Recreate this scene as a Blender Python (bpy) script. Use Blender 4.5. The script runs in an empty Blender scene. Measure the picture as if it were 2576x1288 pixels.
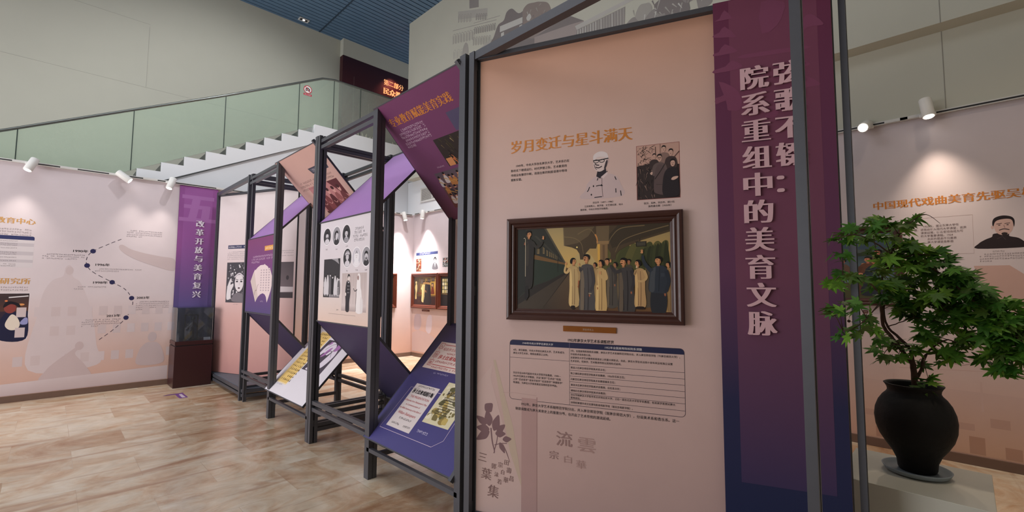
import bpy, bmesh, math, random
from mathutils import Vector, Matrix

S = bpy.context.scene
COL = S.collection
random.seed(7)
R_ = math.radians

# ------------------------------------------------------------------ camera
FPX, PITCH, ROLL, YAW, EYE = 1149.1, 0.07014, 0.005915, -0.781367, 1.55
def camera():
    cy, sy = math.cos(YAW), math.sin(YAW)
    fwd = Vector((math.cos(PITCH) * sy, math.cos(PITCH) * cy, math.sin(PITCH)))
    r = Vector((cy, -sy, 0)); up = r.cross(fwd)
    c, s = math.cos(ROLL), math.sin(ROLL)
    r2 = r * c + up * s; u2 = up * c - r * s
    cam = bpy.data.cameras.new('camera')
    cam.sensor_fit = 'HORIZONTAL'; cam.sensor_width = 36.0
    cam.lens = FPX / 2576 * 36.0; cam.clip_start = 0.02; cam.clip_end = 100
    o = bpy.data.objects.new('camera', cam); COL.objects.link(o)
    m = Matrix.Identity(4)
    for i in range(3):
        m[i][0] = r2[i]; m[i][1] = u2[i]; m[i][2] = -fwd[i]
    m.translation = Vector((0, 0, EYE)); o.matrix_world = m
    S.camera = o
camera()

# ------------------------------------------------------------------ world, lights, exposure
W = bpy.data.worlds.new('world'); S.world = W; W.use_nodes = True
W.node_tree.nodes['Background'].inputs[0].default_value = (0.93, 0.95, 1.0, 1)
W.node_tree.nodes['Background'].inputs[1].default_value = 0.40
def area(name, loc, size, power, col, aim=None, sizey=None):
    l = bpy.data.lights.new(name, 'AREA'); l.energy = power; l.color = col
    l.shape = 'RECTANGLE'; l.size = size; l.size_y = sizey or size
    o = bpy.data.objects.new(name, l); COL.objects.link(o); o.location = loc
    d = (Vector(aim) - Vector(loc)) if aim else Vector((0, 0, -1))
    o.rotation_euler = d.to_track_quat('-Z', 'Y').to_euler()
    return o
area('hall_fill_light', (-5.2, -0.6, 7.5), 5.0, 150, (0.96, 0.97, 1.0), sizey=4.0)  # added soft overhead fill, not an actual ceiling fitting
area('front_fill_light', (-6.9, -4.9, 2.1), 7.4, 440, (0.97, 0.97, 1.0), aim=(-6.9, 0, 2.0), sizey=3.9)  # added fill from the unseen front side; no known entrance there
def spot(name, loc, aim, power, col=(1.0, 0.93, 0.84), angle=75, blend=0.8, rad=0.03):
    l = bpy.data.lights.new(name, 'SPOT'); l.energy = power; l.color = col
    l.spot_size = R_(angle); l.spot_blend = blend; l.shadow_soft_size = rad
    o = bpy.data.objects.new(name, l); COL.objects.link(o); o.location = loc
    o.rotation_euler = (Vector(aim) - Vector(loc)).to_track_quat('-Z', 'Y').to_euler()
    return o
spot('near_wall_fill_spot', (-0.9, -0.6, 6.3), (-2.0, 2.1, 1.2), 105, (1.0, 0.88, 0.76), 52, 0.7, 1.3)  # unseen warm fill added for the near end wall, soft to blur rail shadows
spot('stair_fill_spot', (-5.6, 2.2, 7.6), (-10.0, 2.4, 4.6), 420, (0.97, 0.98, 1.0), 75, 0.8, 0.12)  # added fill to lift the stairs, without a fitting
spot('plant_fill_spot', (.9, 2.8, 7.4), (.1, 5.0, .5), 330, (1.0, 0.80, 0.60), 46, 0.8, 0.15)  # added warm fill for the lower right wall and the plant
spot('corner_fill_spot', (-5.6, 3.2, 7.5), (-8.2, 5.4, 1.6), 1300, (1.0, 0.98, 0.98), 44, 0.9, 0.2)  # strong fill added to whiten the far corner
vs = S.view_settings
vs.view_transform = 'Standard'; vs.look = 'None'; vs.gamma = 1.0; vs.use_curve_mapping = False
vs.exposure = 0.0

# ------------------------------------------------------------------ colours and materials
def lin(c):
    return c / 12.92 if c <= 0.04045 else ((c + 0.055) / 1.055) ** 2.4
def rgb(r, g=None, b=None):
    if isinstance(r, str):
        r, g, b = int(r[0:2], 16), int(r[2:4], 16), int(r[4:6], 16)
    return (lin(r / 255), lin(g / 255), lin(b / 255), 1.0)
def mat(name, c, rough=0.6, metal=0.0, spec=0.4, noise=0.0, scale=8.0, bump=0.0, emit=None, estr=0.0):
    m = bpy.data.materials.new(name); m.use_nodes = True
    nt = m.node_tree; b = nt.nodes['Principled BSDF']
    b.inputs['Base Color'].default_value = c; b.inputs['Roughness'].default_value = rough
    b.inputs['Metallic'].default_value = metal; b.inputs['Specular IOR Level'].default_value = spec
    if noise or bump:
        tc = nt.nodes.new('ShaderNodeTexCoord'); n = nt.nodes.new('ShaderNodeTexNoise')
        n.inputs['Scale'].default_value = scale; n.inputs['Detail'].default_value = 5
        nt.links.new(tc.outputs['Object'], n.inputs['Vector'])
        if noise:
            mr = nt.nodes.new('ShaderNodeMapRange')
            mr.inputs['To Min'].default_value = 1 - noise; mr.inputs['To Max'].default_value = 1 + noise
            nt.links.new(n.outputs['Fac'], mr.inputs['Value'])
            mx = nt.nodes.new('ShaderNodeVectorMath'); mx.operation = 'SCALE'
            mx.inputs[0].default_value = c[:3]
            nt.links.new(mr.outputs[0], mx.inputs['Scale']); nt.links.new(mx.outputs[0], b.inputs['Base Color'])
        if bump:
            bp = nt.nodes.new('ShaderNodeBump'); bp.inputs['Strength'].default_value = bump; bp.inputs['Distance'].default_value = 0.01
            nt.links.new(n.outputs['Fac'], bp.inputs['Height']); nt.links.new(bp.outputs[0], b.inputs['Normal'])
    if emit:
        b.inputs['Emission Color'].default_value = emit; b.inputs['Emission Strength'].default_value = estr
    return m
def ink_mat(name, rough, spec):
    m = bpy.data.materials.new(name); m.use_nodes = True
    nt = m.node_tree; b = nt.nodes['Principled BSDF']
    a = nt.nodes.new('ShaderNodeAttribute'); a.attribute_name = 'Col'
    tc = nt.nodes.new('ShaderNodeTexCoord'); n = nt.nodes.new('ShaderNodeTexNoise')
    n.inputs['Scale'].default_value = 5; n.inputs['Detail'].default_value = 4
    mr = nt.nodes.new('ShaderNodeMapRange'); mr.inputs['To Min'].default_value = 0.96; mr.inputs['To Max'].default_value = 1.04
    mx = nt.nodes.new('ShaderNodeVectorMath'); mx.operation = 'SCALE'
    nt.links.new(tc.outputs['Object'], n.inputs['Vector']); nt.links.new(n.outputs['Fac'], mr.inputs['Value'])
    nt.links.new(a.outputs['Color'], mx.inputs[0]); nt.links.new(mr.outputs[0], mx.inputs['Scale'])
    nt.links.new(mx.outputs[0], b.inputs['Base Color'])
    b.inputs['Roughness'].default_value = rough; b.inputs['Specular IOR Level'].default_value = spec
    return m
INK = ink_mat('printed_ink', 0.55, 0.25)
GLOSS_INK = ink_mat('glossy_printed_ink', 0.38, 0.35)
CANVAS = ink_mat('oil_paint', 0.45, 0.3)
M = dict(
    frame=mat('dark_anodised_frame', rgb(80, 81, 88), 0.42, 0.25, 0.5, noise=0.06, scale=30),
    plaster=mat('grey_plaster', rgb(198, 196, 182), 0.85, noise=0.03, scale=2.5, bump=0.05),
    white=mat('white_paint', rgb(228, 229, 232), 0.7, noise=0.02, scale=3),
    soffit=mat('white_soffit_paint', rgb(222, 223, 227), 0.8),
    track=mat('white_track', rgb(215, 213, 210), 0.45),
    slot=mat('black_track_slot', rgb(38, 36, 38), 0.5),
    lamp=mat('white_lamp_shell', rgb(232, 230, 226), 0.4, noise=0.02, scale=20),
    skirt=mat('brown_skirting', rgb(112, 88, 76), 0.4, noise=0.08, scale=12),
    brownframe=mat('brown_picture_frame', rgb(66, 36, 30), 0.32, 0, 0.5, noise=0.15, scale=25, bump=0.1),
    redframe=mat('reddish_picture_frame', rgb(98, 46, 30), 0.33, 0, 0.5, noise=0.15, scale=25),
    maroon=mat('maroon_plinth', rgb(58, 28, 30), 0.35, 0, 0.5, noise=0.1, scale=14),
    rail=mat('steel_handrail', rgb(120, 124, 120), 0.3, 0.8),
    gap=mat('dark_glass_joint', rgb(60, 72, 66), 0.4),
    riser=mat('grey_step_stone', rgb(120, 124, 122), 0.6, noise=0.1, scale=10),
    gold=mat('gold_lettering', rgb(212, 134, 62), 0.4, 0.2, 0.5, noise=0.12, scale=40),
    gold2=mat('pale_gold_lettering', rgb(212, 160, 96), 0.4, 0.2, 0.5, noise=0.2, scale=40),
    black=mat('black_print', rgb(34, 30, 34), 0.6),
    grey=mat('grey_print', rgb(120, 106, 104), 0.6),
    faint=mat('faint_print', rgb(160, 138, 132), 0.6),
    paper=mat('white_print', rgb(222, 214, 216), 0.6),
    pinkletter=mat('pale_pink_letters', rgb(216, 176, 184), 0.45, noise=0.03),
    whiteletter=mat('white_letters', rgb(226, 214, 228), 0.45),
    redprint=mat('red_print', rgb(176, 40, 48), 0.6),
    bronze=mat('dark_bronze', rgb(26, 28, 34), 0.5, 0.3, noise=0.2, scale=20),
    brass=mat('brass_plate', rgb(150, 88, 30), 0.38, 0.4, 0.5, noise=0.25, scale=12),
    plate=mat('grey_blue_plate', rgb(92, 104, 116), 0.5, 0.1, noise=0.05),
    pot=mat('matt_black_clay', rgb(21, 19, 19), 0.6, 0, 0.22, noise=0.25, scale=18, bump=0.4),
    soil=mat('dark_soil', rgb(42, 34, 28), 0.95, noise=0.4, scale=60, bump=0.8),
    saucer=mat('blue_grey_saucer', rgb(140, 150, 158), 0.5, noise=0.06),
    laminate=mat('pale_laminate', rgb(192, 190, 178), 0.38, 0, 0.5, noise=0.02),
    bark=mat('maple_bark', rgb(74, 52, 42), 0.85, noise=0.35, scale=50, bump=0.6),
    glow=mat('lamp_lens', rgb(255, 250, 240), 0.4, emit=(1.0, 0.93, 0.82, 1), estr=9.0),
    glowlow=mat('lamp_lens_dim', rgb(255, 250, 245), 0.4, emit=(1.0, 0.97, 0.95, 1), estr=1.6),
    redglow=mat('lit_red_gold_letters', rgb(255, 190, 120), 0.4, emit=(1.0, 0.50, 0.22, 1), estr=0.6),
)
def glass_mat(name, tint, alpha_fac, rough=0.02):
    m = bpy.data.materials.new(name); m.use_nodes = True
    nt = m.node_tree; nt.nodes.clear()
    out = nt.nodes.new('ShaderNodeOutputMaterial'); tr = nt.nodes.new('ShaderNodeBsdfTransparent')
    tr.inputs[0].default_value = tint
    gl = nt.nodes.new('ShaderNodeBsdfGlossy'); gl.inputs['Roughness'].default_value = rough
    df = nt.nodes.new('ShaderNodeBsdfDiffuse'); df.inputs[0].default_value = tint
    fr = nt.nodes.new('ShaderNodeFresnel'); fr.inputs[0].default_value = 1.5
    m0 = nt.nodes.new('ShaderNodeMixShader'); m0.inputs[0].default_value = alpha_fac
    nt.links.new(tr.outputs[0], m0.inputs[1]); nt.links.new(df.outputs[0], m0.inputs[2])
    m1 = nt.nodes.new('ShaderNodeMixShader')
    nt.links.new(fr.outputs[0], m1.inputs[0]); nt.links.new(m0.outputs[0], m1.inputs[1]); nt.links.new(gl.outputs[0], m1.inputs[2])
    nt.links.new(m1.outputs[0], out.inputs[0])
    return m
M['greenglass'] = glass_mat('green_tinted_glass', rgb(238, 247, 239), 0.14)
M['clearglass'] = glass_mat('clear_case_glass', rgb(228, 234, 240), 0.04)

def floor_mat():
    m = bpy.data.materials.new('veined_beige_marble_tiles'); m.use_nodes = True
    nt = m.node_tree; L = nt.links.new; b = nt.nodes['Principled BSDF']
    tc = nt.nodes.new('ShaderNodeTexCoord')
    mp = nt.nodes.new('ShaderNodeMapping'); mp.inputs['Rotation'].default_value = (0, 0, R_(90)); mp.inputs['Location'].default_value = (0.07, 0.10, 0)
    L(tc.outputs['Object'], mp.inputs[0])
    br = nt.nodes.new('ShaderNodeTexBrick'); br.offset = 0.5
    br.inputs['Scale'].default_value = 1.0; br.inputs['Brick Width'].default_value = 0.80; br.inputs['Row Height'].default_value = 0.58
    br.inputs['Mortar Size'].default_value = 0.0016; br.inputs['Mortar Smooth'].default_value = 0.2; br.inputs['Bias'].default_value = 0.0
    br.inputs['Color1'].default_value = (0, 0, 0, 1); br.inputs['Color2'].default_value = (1, 1, 1, 1); br.inputs['Mortar'].default_value = (0.5, 0.5, 0.5, 1)
    L(mp.outputs[0], br.inputs['Vector'])
    # a different stretch of stone in every tile: shift the noise by the tile's own random value
    sh = nt.nodes.new('ShaderNodeVectorMath'); sh.operation = 'MULTIPLY_ADD'
    sh.inputs[1].default_value = (2.2, 1.6, 0.7); L(br.outputs['Color'], sh.inputs[0])
    mp2 = nt.nodes.new('ShaderNodeMapping'); mp2.inputs['Scale'].default_value = (1.5, 1.0, 1); mp2.inputs['Rotation'].default_value = (0, 0, R_(9))
    L(tc.outputs['Object'], mp2.inputs[0]); L(mp2.outputs[0], sh.inputs[2])
    n1 = nt.nodes.new('ShaderNodeTexNoise'); n1.inputs['Scale'].default_value = 1.5; n1.inputs['Detail'].default_value = 10; n1.inputs['Roughness'].default_value = 0.66; n1.inputs['Distortion'].default_value = 1.3
    L(sh.outputs[0], n1.inputs['Vector'])
    cr = nt.nodes.new('ShaderNodeValToRGB'); e = cr.color_ramp.elements
    e[0].position = 0.25; e[0].color = rgb(162, 122, 92)
    e[1].position = 0.75; e[1].color = rgb(216, 206, 190)
    for p, c in ((0.40, rgb(184, 152, 122)), (0.50, rgb(198, 174, 148)), (0.60, rgb(206, 190, 168))):
        x = e.new(p); x.color = c
    # each tile leans towards grey white or towards brown
    tf = nt.nodes.new('ShaderNodeMath'); tf.operation = 'MULTIPLY_ADD'; tf.inputs[1].default_value = 0.15; L(br.outputs['Color'], tf.inputs[0])
    ts = nt.nodes.new('ShaderNodeMath'); ts.operation = 'SUBTRACT'; ts.inputs[1].default_value = 0.075; L(n1.outputs['Fac'], ts.inputs[0]); L(ts.outputs[0], tf.inputs[2])
    L(tf.outputs[0], cr.inputs[0])
    # long rust streaks along the rows
    mp3 = nt.nodes.new('ShaderNodeMapping'); mp3.inputs['Scale'].default_value = (4.2, 0.6, 1); mp3.inputs['Rotation'].default_value = (0, 0, R_(7)); L(tc.outputs['Object'], mp3.inputs[0])
    n3 = nt.nodes.new('ShaderNodeTexNoise'); n3.inputs['Scale'].default_value = 1.0; n3.inputs['Detail'].default_value = 8; n3.inputs['Roughness'].default_value = 0.6; n3.inputs['Distortion'].default_value = 0.7; L(mp3.outputs[0], n3.inputs['Vector'])
    st = nt.nodes.new('ShaderNodeMapRange'); st.inputs['From Min'].default_value = 0.55; st.inputs['From Max'].default_value = 0.68; st.inputs['To Max'].default_value = 0.7; L(n3.outputs['Fac'], st.inputs['Value'])
    sm_ = nt.nodes.new('ShaderNodeMix'); sm_.data_type = 'RGBA'; sm_.inputs['B'].default_value = rgb(150, 106, 76); L(st.outputs[0], sm_.inputs[0]); L(cr.outputs[0], sm_.inputs['A'])
    n2 = nt.nodes.new('ShaderNodeTexNoise'); n2.inputs['Scale'].default_value = 7; n2.inputs['Detail'].default_value = 9; n2.inputs['Distortion'].default_value = 1.0
    L(tc.outputs['Object'], n2.inputs['Vector'])
    mr = nt.nodes.new('ShaderNodeMapRange'); mr.inputs['To Min'].default_value = 0.80; mr.inputs['To Max'].default_value = 1.20
    L(n2.outputs['Fac'], mr.inputs['Value'])
    tv = nt.nodes.new('ShaderNodeMapRange'); tv.inputs['To Min'].default_value = 0.92; tv.inputs['To Max'].default_value = 1.06
    L(br.outputs['Color'], tv.inputs['Value'])
    mu = nt.nodes.new('ShaderNodeMath'); mu.operation = 'MULTIPLY'; L(mr.outputs[0], mu.inputs[0]); L(tv.outputs[0], mu.inputs[1])
    sc = nt.nodes.new('ShaderNodeVectorMath'); sc.operation = 'SCALE'; L(sm_.outputs['Result'], sc.inputs[0]); L(mu.outputs[0], sc.inputs['Scale'])
    mx = nt.nodes.new('ShaderNodeMix'); mx.data_type = 'RGBA'; mx.inputs['B'].default_value = rgb(150, 134, 118)
    mf = nt.nodes.new('ShaderNodeMath'); mf.operation = 'MULTIPLY'; mf.inputs[1].default_value = 0.3; L(br.outputs['Fac'], mf.inputs[0])
    L(mf.outputs[0], mx.inputs[0]); L(sc.outputs[0], mx.inputs['A']); L(mx.outputs['Result'], b.inputs['Base Color'])
    b.inputs['Roughness'].default_value = 0.22; b.inputs['Specular IOR Level'].default_value = 0.4
    return m
M['floor'] = floor_mat()

# ------------------------------------------------------------------ building helpers
ORG = {}
def tag(o, label=None, cat=None, group=None, kind=None):
    if label: o['label'] = label
    if cat: o['category'] = cat
    if group: o['group'] = group
    if kind: o['kind'] = kind
    return o
def empty(name, loc, label=None, cat=None, group=None):
    o = bpy.data.objects.new(name, None); COL.objects.link(o)
    o.empty_display_size = 0.1; o.location = loc; ORG[o.name] = Vector(loc)
    return tag(o, label, cat, group)
class MB:
    """collects faces; build() links them as one mesh object"""
    def __init__(s): s.v = []; s.f = []; s.c = []; s.sm = []
    def face(s, pts, col=None, smooth=False):
        n = len(s.v); s.v += [Vector(p) for p in pts]; s.f.append(tuple(range(n, n + len(pts))))
        s.c.append(col); s.sm.append(smooth); return s
    def box(s, a, b, col=None):
        x0, x1 = sorted((a[0], b[0])); y0, y1 = sorted((a[1], b[1])); z0, z1 = sorted((a[2], b[2]))
        return s.hexa([(x0, y0, z0), (x1, y0, z0), (x1, y1, z0), (x0, y1, z0)], [(x0, y0, z1), (x1, y0, z1), (x1, y1, z1), (x0, y1, z1)], col)
    def hexa(s, lo, hi, col=None):
        return s.prism(lo, hi, col)
    def prism(s, lo, hi, col=None, smooth=False):
        n = len(s.v); k = len(lo); s.v += [Vector(p) for p in lo] + [Vector(p) for p in hi]
        fs = [tuple(n + i for i in reversed(range(k))), tuple(n + k + i for i in range(k))]
        fs += [(n + i, n + (i + 1) % k, n + k + (i + 1) % k, n + k + i) for i in range(k)]
        s.f += fs; s.c += [col] * len(fs); s.sm += [False, False] + [smooth] * k; return s
    def beam(s, p, q, w, h, up=(0, 0, 1), col=None):
        p = Vector(p); q = Vector(q); d = (q - p).normalized(); up = Vector(up)
        side = d.cross(up).normalized(); u = side.cross(d)
        a = [p + side * x * w / 2 + u * y * h / 2 for x, y in ((-1, -1), (1, -1), (1, 1), (-1, 1))]
        return s.prism(a, [t + (q - p) for t in a], col)
    def tube(s, pts, radii, n=10, col=None, cap=True):
        pts = [Vector(p) for p in pts]
        if not hasattr(radii, '__len__'): radii = [radii] * len(pts)
        base = len(s.v); ref = Vector((0.3, 0.2, 1)).normalized()
        for i, p in enumerate(pts):
            d = (pts[min(i + 1, len(pts) - 1)] - pts[max(i - 1, 0)]).normalized()
            a = d.cross(ref).normalized() if abs(d.dot(ref)) < 0.98 else d.cross(Vector((1, 0, 0))).normalized()
            b = d.cross(a)
            for k in range(n):
                t = 2 * math.pi * k / n
                s.v.append(p + (a * math.cos(t) + b * math.sin(t)) * radii[i])
        for i in range(len(pts) - 1):
            for k in range(n):
                s.f.append((base + i * n + k, base + i * n + (k + 1) % n, base + (i + 1) * n + (k + 1) % n, base + (i + 1) * n + k)); s.c.append(col); s.sm.append(True)
        if cap:
            s.f.append(tuple(base + k for k in reversed(range(n)))); s.c.append(col); s.sm.append(False)
            s.f.append(tuple(base + (len(pts) - 1) * n + k for k in range(n))); s.c.append(col); s.sm.append(False)
        return s
    def lathe(s, prof, c, n=40, sx=1.0, sy=1.0, wob=0.0):
        base = len(s.v); c = Vector(c)
        for r, z in prof:
            for k in range(n):
                t = 2 * math.pi * k / n
                rr = r * (1 + wob * math.sin(2 * t + z * 9) + wob * 0.6 * math.sin(3 * t + z * 17))
                s.v.append(c + Vector((rr * math.cos(t) * sx, rr * math.sin(t) * sy, z)))
        for i in range(len(prof) - 1):
            for k in range(n):
                s.f.append((base + i * n + k, base + i * n + (k + 1) % n, base + (i + 1) * n + (k + 1) % n, base + (i + 1) * n + k)); s.c.append(None); s.sm.append(True)
        for j, rev in ((0, True), (len(prof) - 1, False)):
            if prof[j][0] > 1e-5:
                r = [base + j * n + k for k in range(n)]
                s.f.append(tuple(reversed(r)) if rev else tuple(r)); s.c.append(None); s.sm.append(False)
        return s
    def build(s, name, m, parent=None, bevel=0.0, origin=None):
        org = ORG[parent.name] if parent else Vector(origin) if origin else None
        if org is None:
            xs = [min(v[i] for v in s.v) for i in range(3)]; xe = [max(v[i] for v in s.v) for i in range(3)]
            org = Vector(((xs[0] + xe[0]) / 2, (xs[1] + xe[1]) / 2, xs[2]))
        me = bpy.data.meshes.new(name); me.from_pydata([v - org for v in s.v], [], s.f)
        me.polygons.foreach_set('use_smooth', s.sm)
        if any(c is not None for c in s.c):
            at = me.color_attributes.new('Col', 'FLOAT_COLOR', 'CORNER'); buf = []
            for f, c in zip(s.f, s.c):
                c = c or (0.5, 0.5, 0.5, 1)
                if isinstance(c[0], (tuple, list)):
                    for q in c: buf += list(q)
                else: buf += list(c) * len(f)
            at.data.foreach_set('color', buf)
        me.materials.append(m)
        me.update()
        o = bpy.data.objects.new(name, me); COL.objects.link(o)
        if parent: o.parent = parent
        else: o.location = org
        ORG[o.name] = org
        if bevel:
            b = o.modifiers.new('bevel', 'BEVEL'); b.width = bevel; b.segments = 2; b.limit_method = 'ANGLE'
        return o
class Fr:
    """a flat face in the room: origin, right, up and the normal towards the viewer"""
    def __init__(s, O, U, V): s.O = Vector(O); s.U = Vector(U).normalized(); s.V = Vector(V).normalized(); s.N = s.U.cross(s.V)
    def p(s, u, v, n=0.0): return s.O + s.U * u + s.V * v + s.N * n
def mixc(a, b, t): return tuple(a[i] * (1 - t) + b[i] * t for i in range(4))
STEP = 0.000015
class Pic(MB):
    """flat artwork printed on a face; every shape lies a hair above the one before"""
    def __init__(s, fr, n=0.0003, map=None): super().__init__(); s.fr = fr; s.n = n; s.map = map
    def P(s, u, v):
        if s.map: u, v = s.map(u, v)
        return s.fr.p(u, v, s.n)
    def up(s): s.n += STEP
    def poly(s, pts, c):
        q = [s.P(*p) for p in pts]
        a = sum(((q[i] - q[0]).cross(q[(i + 1) % len(q)] - q[0])).dot(s.fr.N) for i in range(len(q)))
        if a < 0: q.reverse()
        s.face(q, c); s.up(); return s
    def rect(s, u0, v0, u1, v1, c): return s.poly([(u0, v0), (u1, v0), (u1, v1), (u0, v1)], c)
    def grad(s, u0, v0, u1, v1, stops):
        """vertical colour run, stops = [(t, colour)] from bottom to top"""
        for (t0, c0), (t1, c1) in zip(stops, stops[1:]):
            a = v0 + (v1 - v0) * t0; b = v0 + (v1 - v0) * t1
            s.face([s.P(u0, a), s.P(u1, a), s.P(u1, b), s.P(u0, b)], [c0, c0, c1, c1])
        s.up(); return s
    def gradq(s, pts, cols):
        s.face([s.P(*p) for p in pts], list(cols)); s.up(); return s
    def ell(s, u, v, ru, rv, c, rot=0.0, n=20, a0=0, a1=360):
        pts = []
        for k in range(n + (0 if a1 - a0 == 360 else 1)):
            t = R_(a0 + (a1 - a0) * k / n); x, y = ru * math.cos(t), rv * math.sin(t)
            pts.append((u + x * math.cos(rot) - y * math.sin(rot), v + x * math.sin(rot) + y * math.cos(rot)))
        return s.poly(pts, c)
    def line(s, pts, w, c, w1=None):
        w1 = w if w1 is None else w1; n = len(pts); L = []; Rr = []
        for i, (x, y) in enumerate(pts):
            x0, y0 = pts[max(i - 1, 0)]; x1, y1 = pts[min(i + 1, n - 1)]
            d = math.hypot(x1 - x0, y1 - y0) or 1; nx, ny = -(y1 - y0) / d, (x1 - x0) / d
            h = (w + (w1 - w) * i / max(n - 1, 1)) / 2
            L.append((x + nx * h, y + ny * h)); Rr.append((x - nx * h, y - ny * h))
        for i in range(n - 1):
            q = [s.P(*Rr[i]), s.P(*Rr[i + 1]), s.P(*L[i + 1]), s.P(*L[i])]
            a = (q[1] - q[0]).cross(q[2] - q[0]).dot(s.fr.N)
            if a < 0: q.reverse()
            s.face(q, c)
        s.up(); return s
    def spl(s, pts, c, closed=True, k=6):
        """filled smooth outline through the points"""
        return s.poly(smooth(pts, closed, k), c)
    def curve(s, pts, w, c, w1=None, k=6): return s.line(smooth(pts, False, k), w, c, w1)
    def marks(s, u, v, width, rows, pitch, h, c, indent=0, last=0.6, rnd=None):
        """rows of print too small to read: little stroke clusters"""
        rnd = rnd or random.Random(int(u * 1000) + int(v * 1000)); cw = h * 1.06
        for r in range(rows):
            n = int(width / cw); n = int(n * last) if r == rows - 1 else n
            for k in range(n):
                if r == 0 and k < indent: continue
                if rnd.random() < 0.06: continue
                x = u + k * cw; y = v - r * pitch; t = h * 0.075; w = h * 0.88
                for a in rnd.sample((0.02, 0.2, 0.4, 0.6, 0.85), 3):
                    z = y - h * a; x0 = x + w * rnd.choice((0, 0, 0.2)); x1 = x + w * rnd.choice((1, 1, 0.8))
                    s.face([s.P(x0, z - t), s.P(x1, z - t), s.P(x1, z), s.P(x0, z)], c)
                for a in rnd.sample((0.05, 0.3, 0.5, 0.75, 0.9), 2):
                    x0 = x + w * a; y0 = y - h * rnd.choice((0, 0.1, 0.4)); y1 = y - h * rnd.choice((0.9, 0.9, 0.6))
                    s.face([s.P(x0, y1), s.P(x0 + t, y1), s.P(x0 + t, y0), s.P(x0, y0)], c)
        s.up(); return s
def smooth(pts, closed=True, k=6):
    n = len(pts); out = []
    for i in range(n if closed else n - 1):
        if closed: p = [pts[(i + j) % n] for j in (-1, 0, 1, 2)]
        else: p = [pts[min(max(i + j, 0), n - 1)] for j in (-1, 0, 1, 2)]
        for j in range(k):
            t = j / k
            out.append(tuple(0.5 * (2 * p[1][d] + (p[2][d] - p[0][d]) * t + (2 * p[0][d] - 5 * p[1][d] + 4 * p[2][d] - p[3][d]) * t * t + (3 * p[1][d] - p[0][d] - 3 * p[2][d] + p[3][d]) * t ** 3) for d in (0, 1)))
    if not closed: out.append(tuple(pts[-1]))
    return out

_TC = {}
def glyphs(body, bold=0.0, res=3, extrude=0.0, spacing=1.0):
    key = (body, bold, res, extrude, spacing)
    if key not in _TC:
        cu = bpy.data.curves.new('t', 'FONT'); cu.body = body; cu.size = 1; cu.resolution_u = res
        cu.offset = bold; cu.extrude = extrude; cu.space_character = spacing; cu.fill_mode = 'BOTH' if extrude else 'FRONT'
        o = bpy.data.objects.new('t', cu); COL.objects.link(o)
        dg = bpy.context.evaluated_depsgraph_get()
        me = bpy.data.meshes.new_from_object(o.evaluated_get(dg))
        vs_ = [tuple(v.co) for v in me.vertices]; fs = [tuple(p.vertices) for p in me.polygons]
        bpy.data.objects.remove(o); bpy.data.curves.remove(cu); bpy.data.meshes.remove(me)
        _TC[key] = (vs_, fs)
    return _TC[key]
def put(mb, fr, body, u, v, h, n=0.0010, bold=0.0, res=2, width=None, align='l', smear=0.0, extrude=0.0, xs=1.0, slant=0.0, italic=0.0):
    """set one line of lettering: baseline-left at (u, v), character height h; smear thickens the upright strokes like a printed serif face"""
    vs_, fs = glyphs(body, bold, res, extrude)
    if not vs_: return
    x0 = min(p[0] for p in vs_); x1 = max(p[0] for p in vs_)
    s = h; sx = s * xs
    if width: sx = width / (x1 - x0)
    off = -x0 * sx + (0 if align == 'l' else -(x1 - x0) * sx / 2 if align == 'c' else -(x1 - x0) * sx)
    for k, d in enumerate([smear * j / 3 for j in range(-3, 4)] if smear else (0,)):
        base = len(mb.v)
        for p in vs_:
            x = u + off + p[0] * sx + d * h + italic * p[1] * s; y = v + p[1] * s + slant * (p[0] - x0) * sx
            mb.v.append(fr.p(x, y, n + p[2] * s + k * 0.00001))
        for f in fs:
            mb.f.append(tuple(base + i for i in f)); mb.c.append(None); mb.sm.append(False)
def text(name, parent, m, fr, lines, u, v, h, pitch=None, **kw):
    mb = MB(); lines = [lines] if isinstance(lines, str) else lines
    for i, t in enumerate(lines):
        if t.strip('\u3000 '):
            ind = len(t) - len(t.lstrip('\u3000')); uu = u + ind * h
            put(mb, fr, t.lstrip('\u3000'), uu, v - i * (pitch or h * 1.5), h, **kw)
    return mb.build(name, m, parent)
def column(mb, fr, chars, u, v, h, pitch, **kw):
    for i, ch in enumerate(chars): put(mb, fr, ch, u, v - i * pitch, h, **kw)

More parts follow.
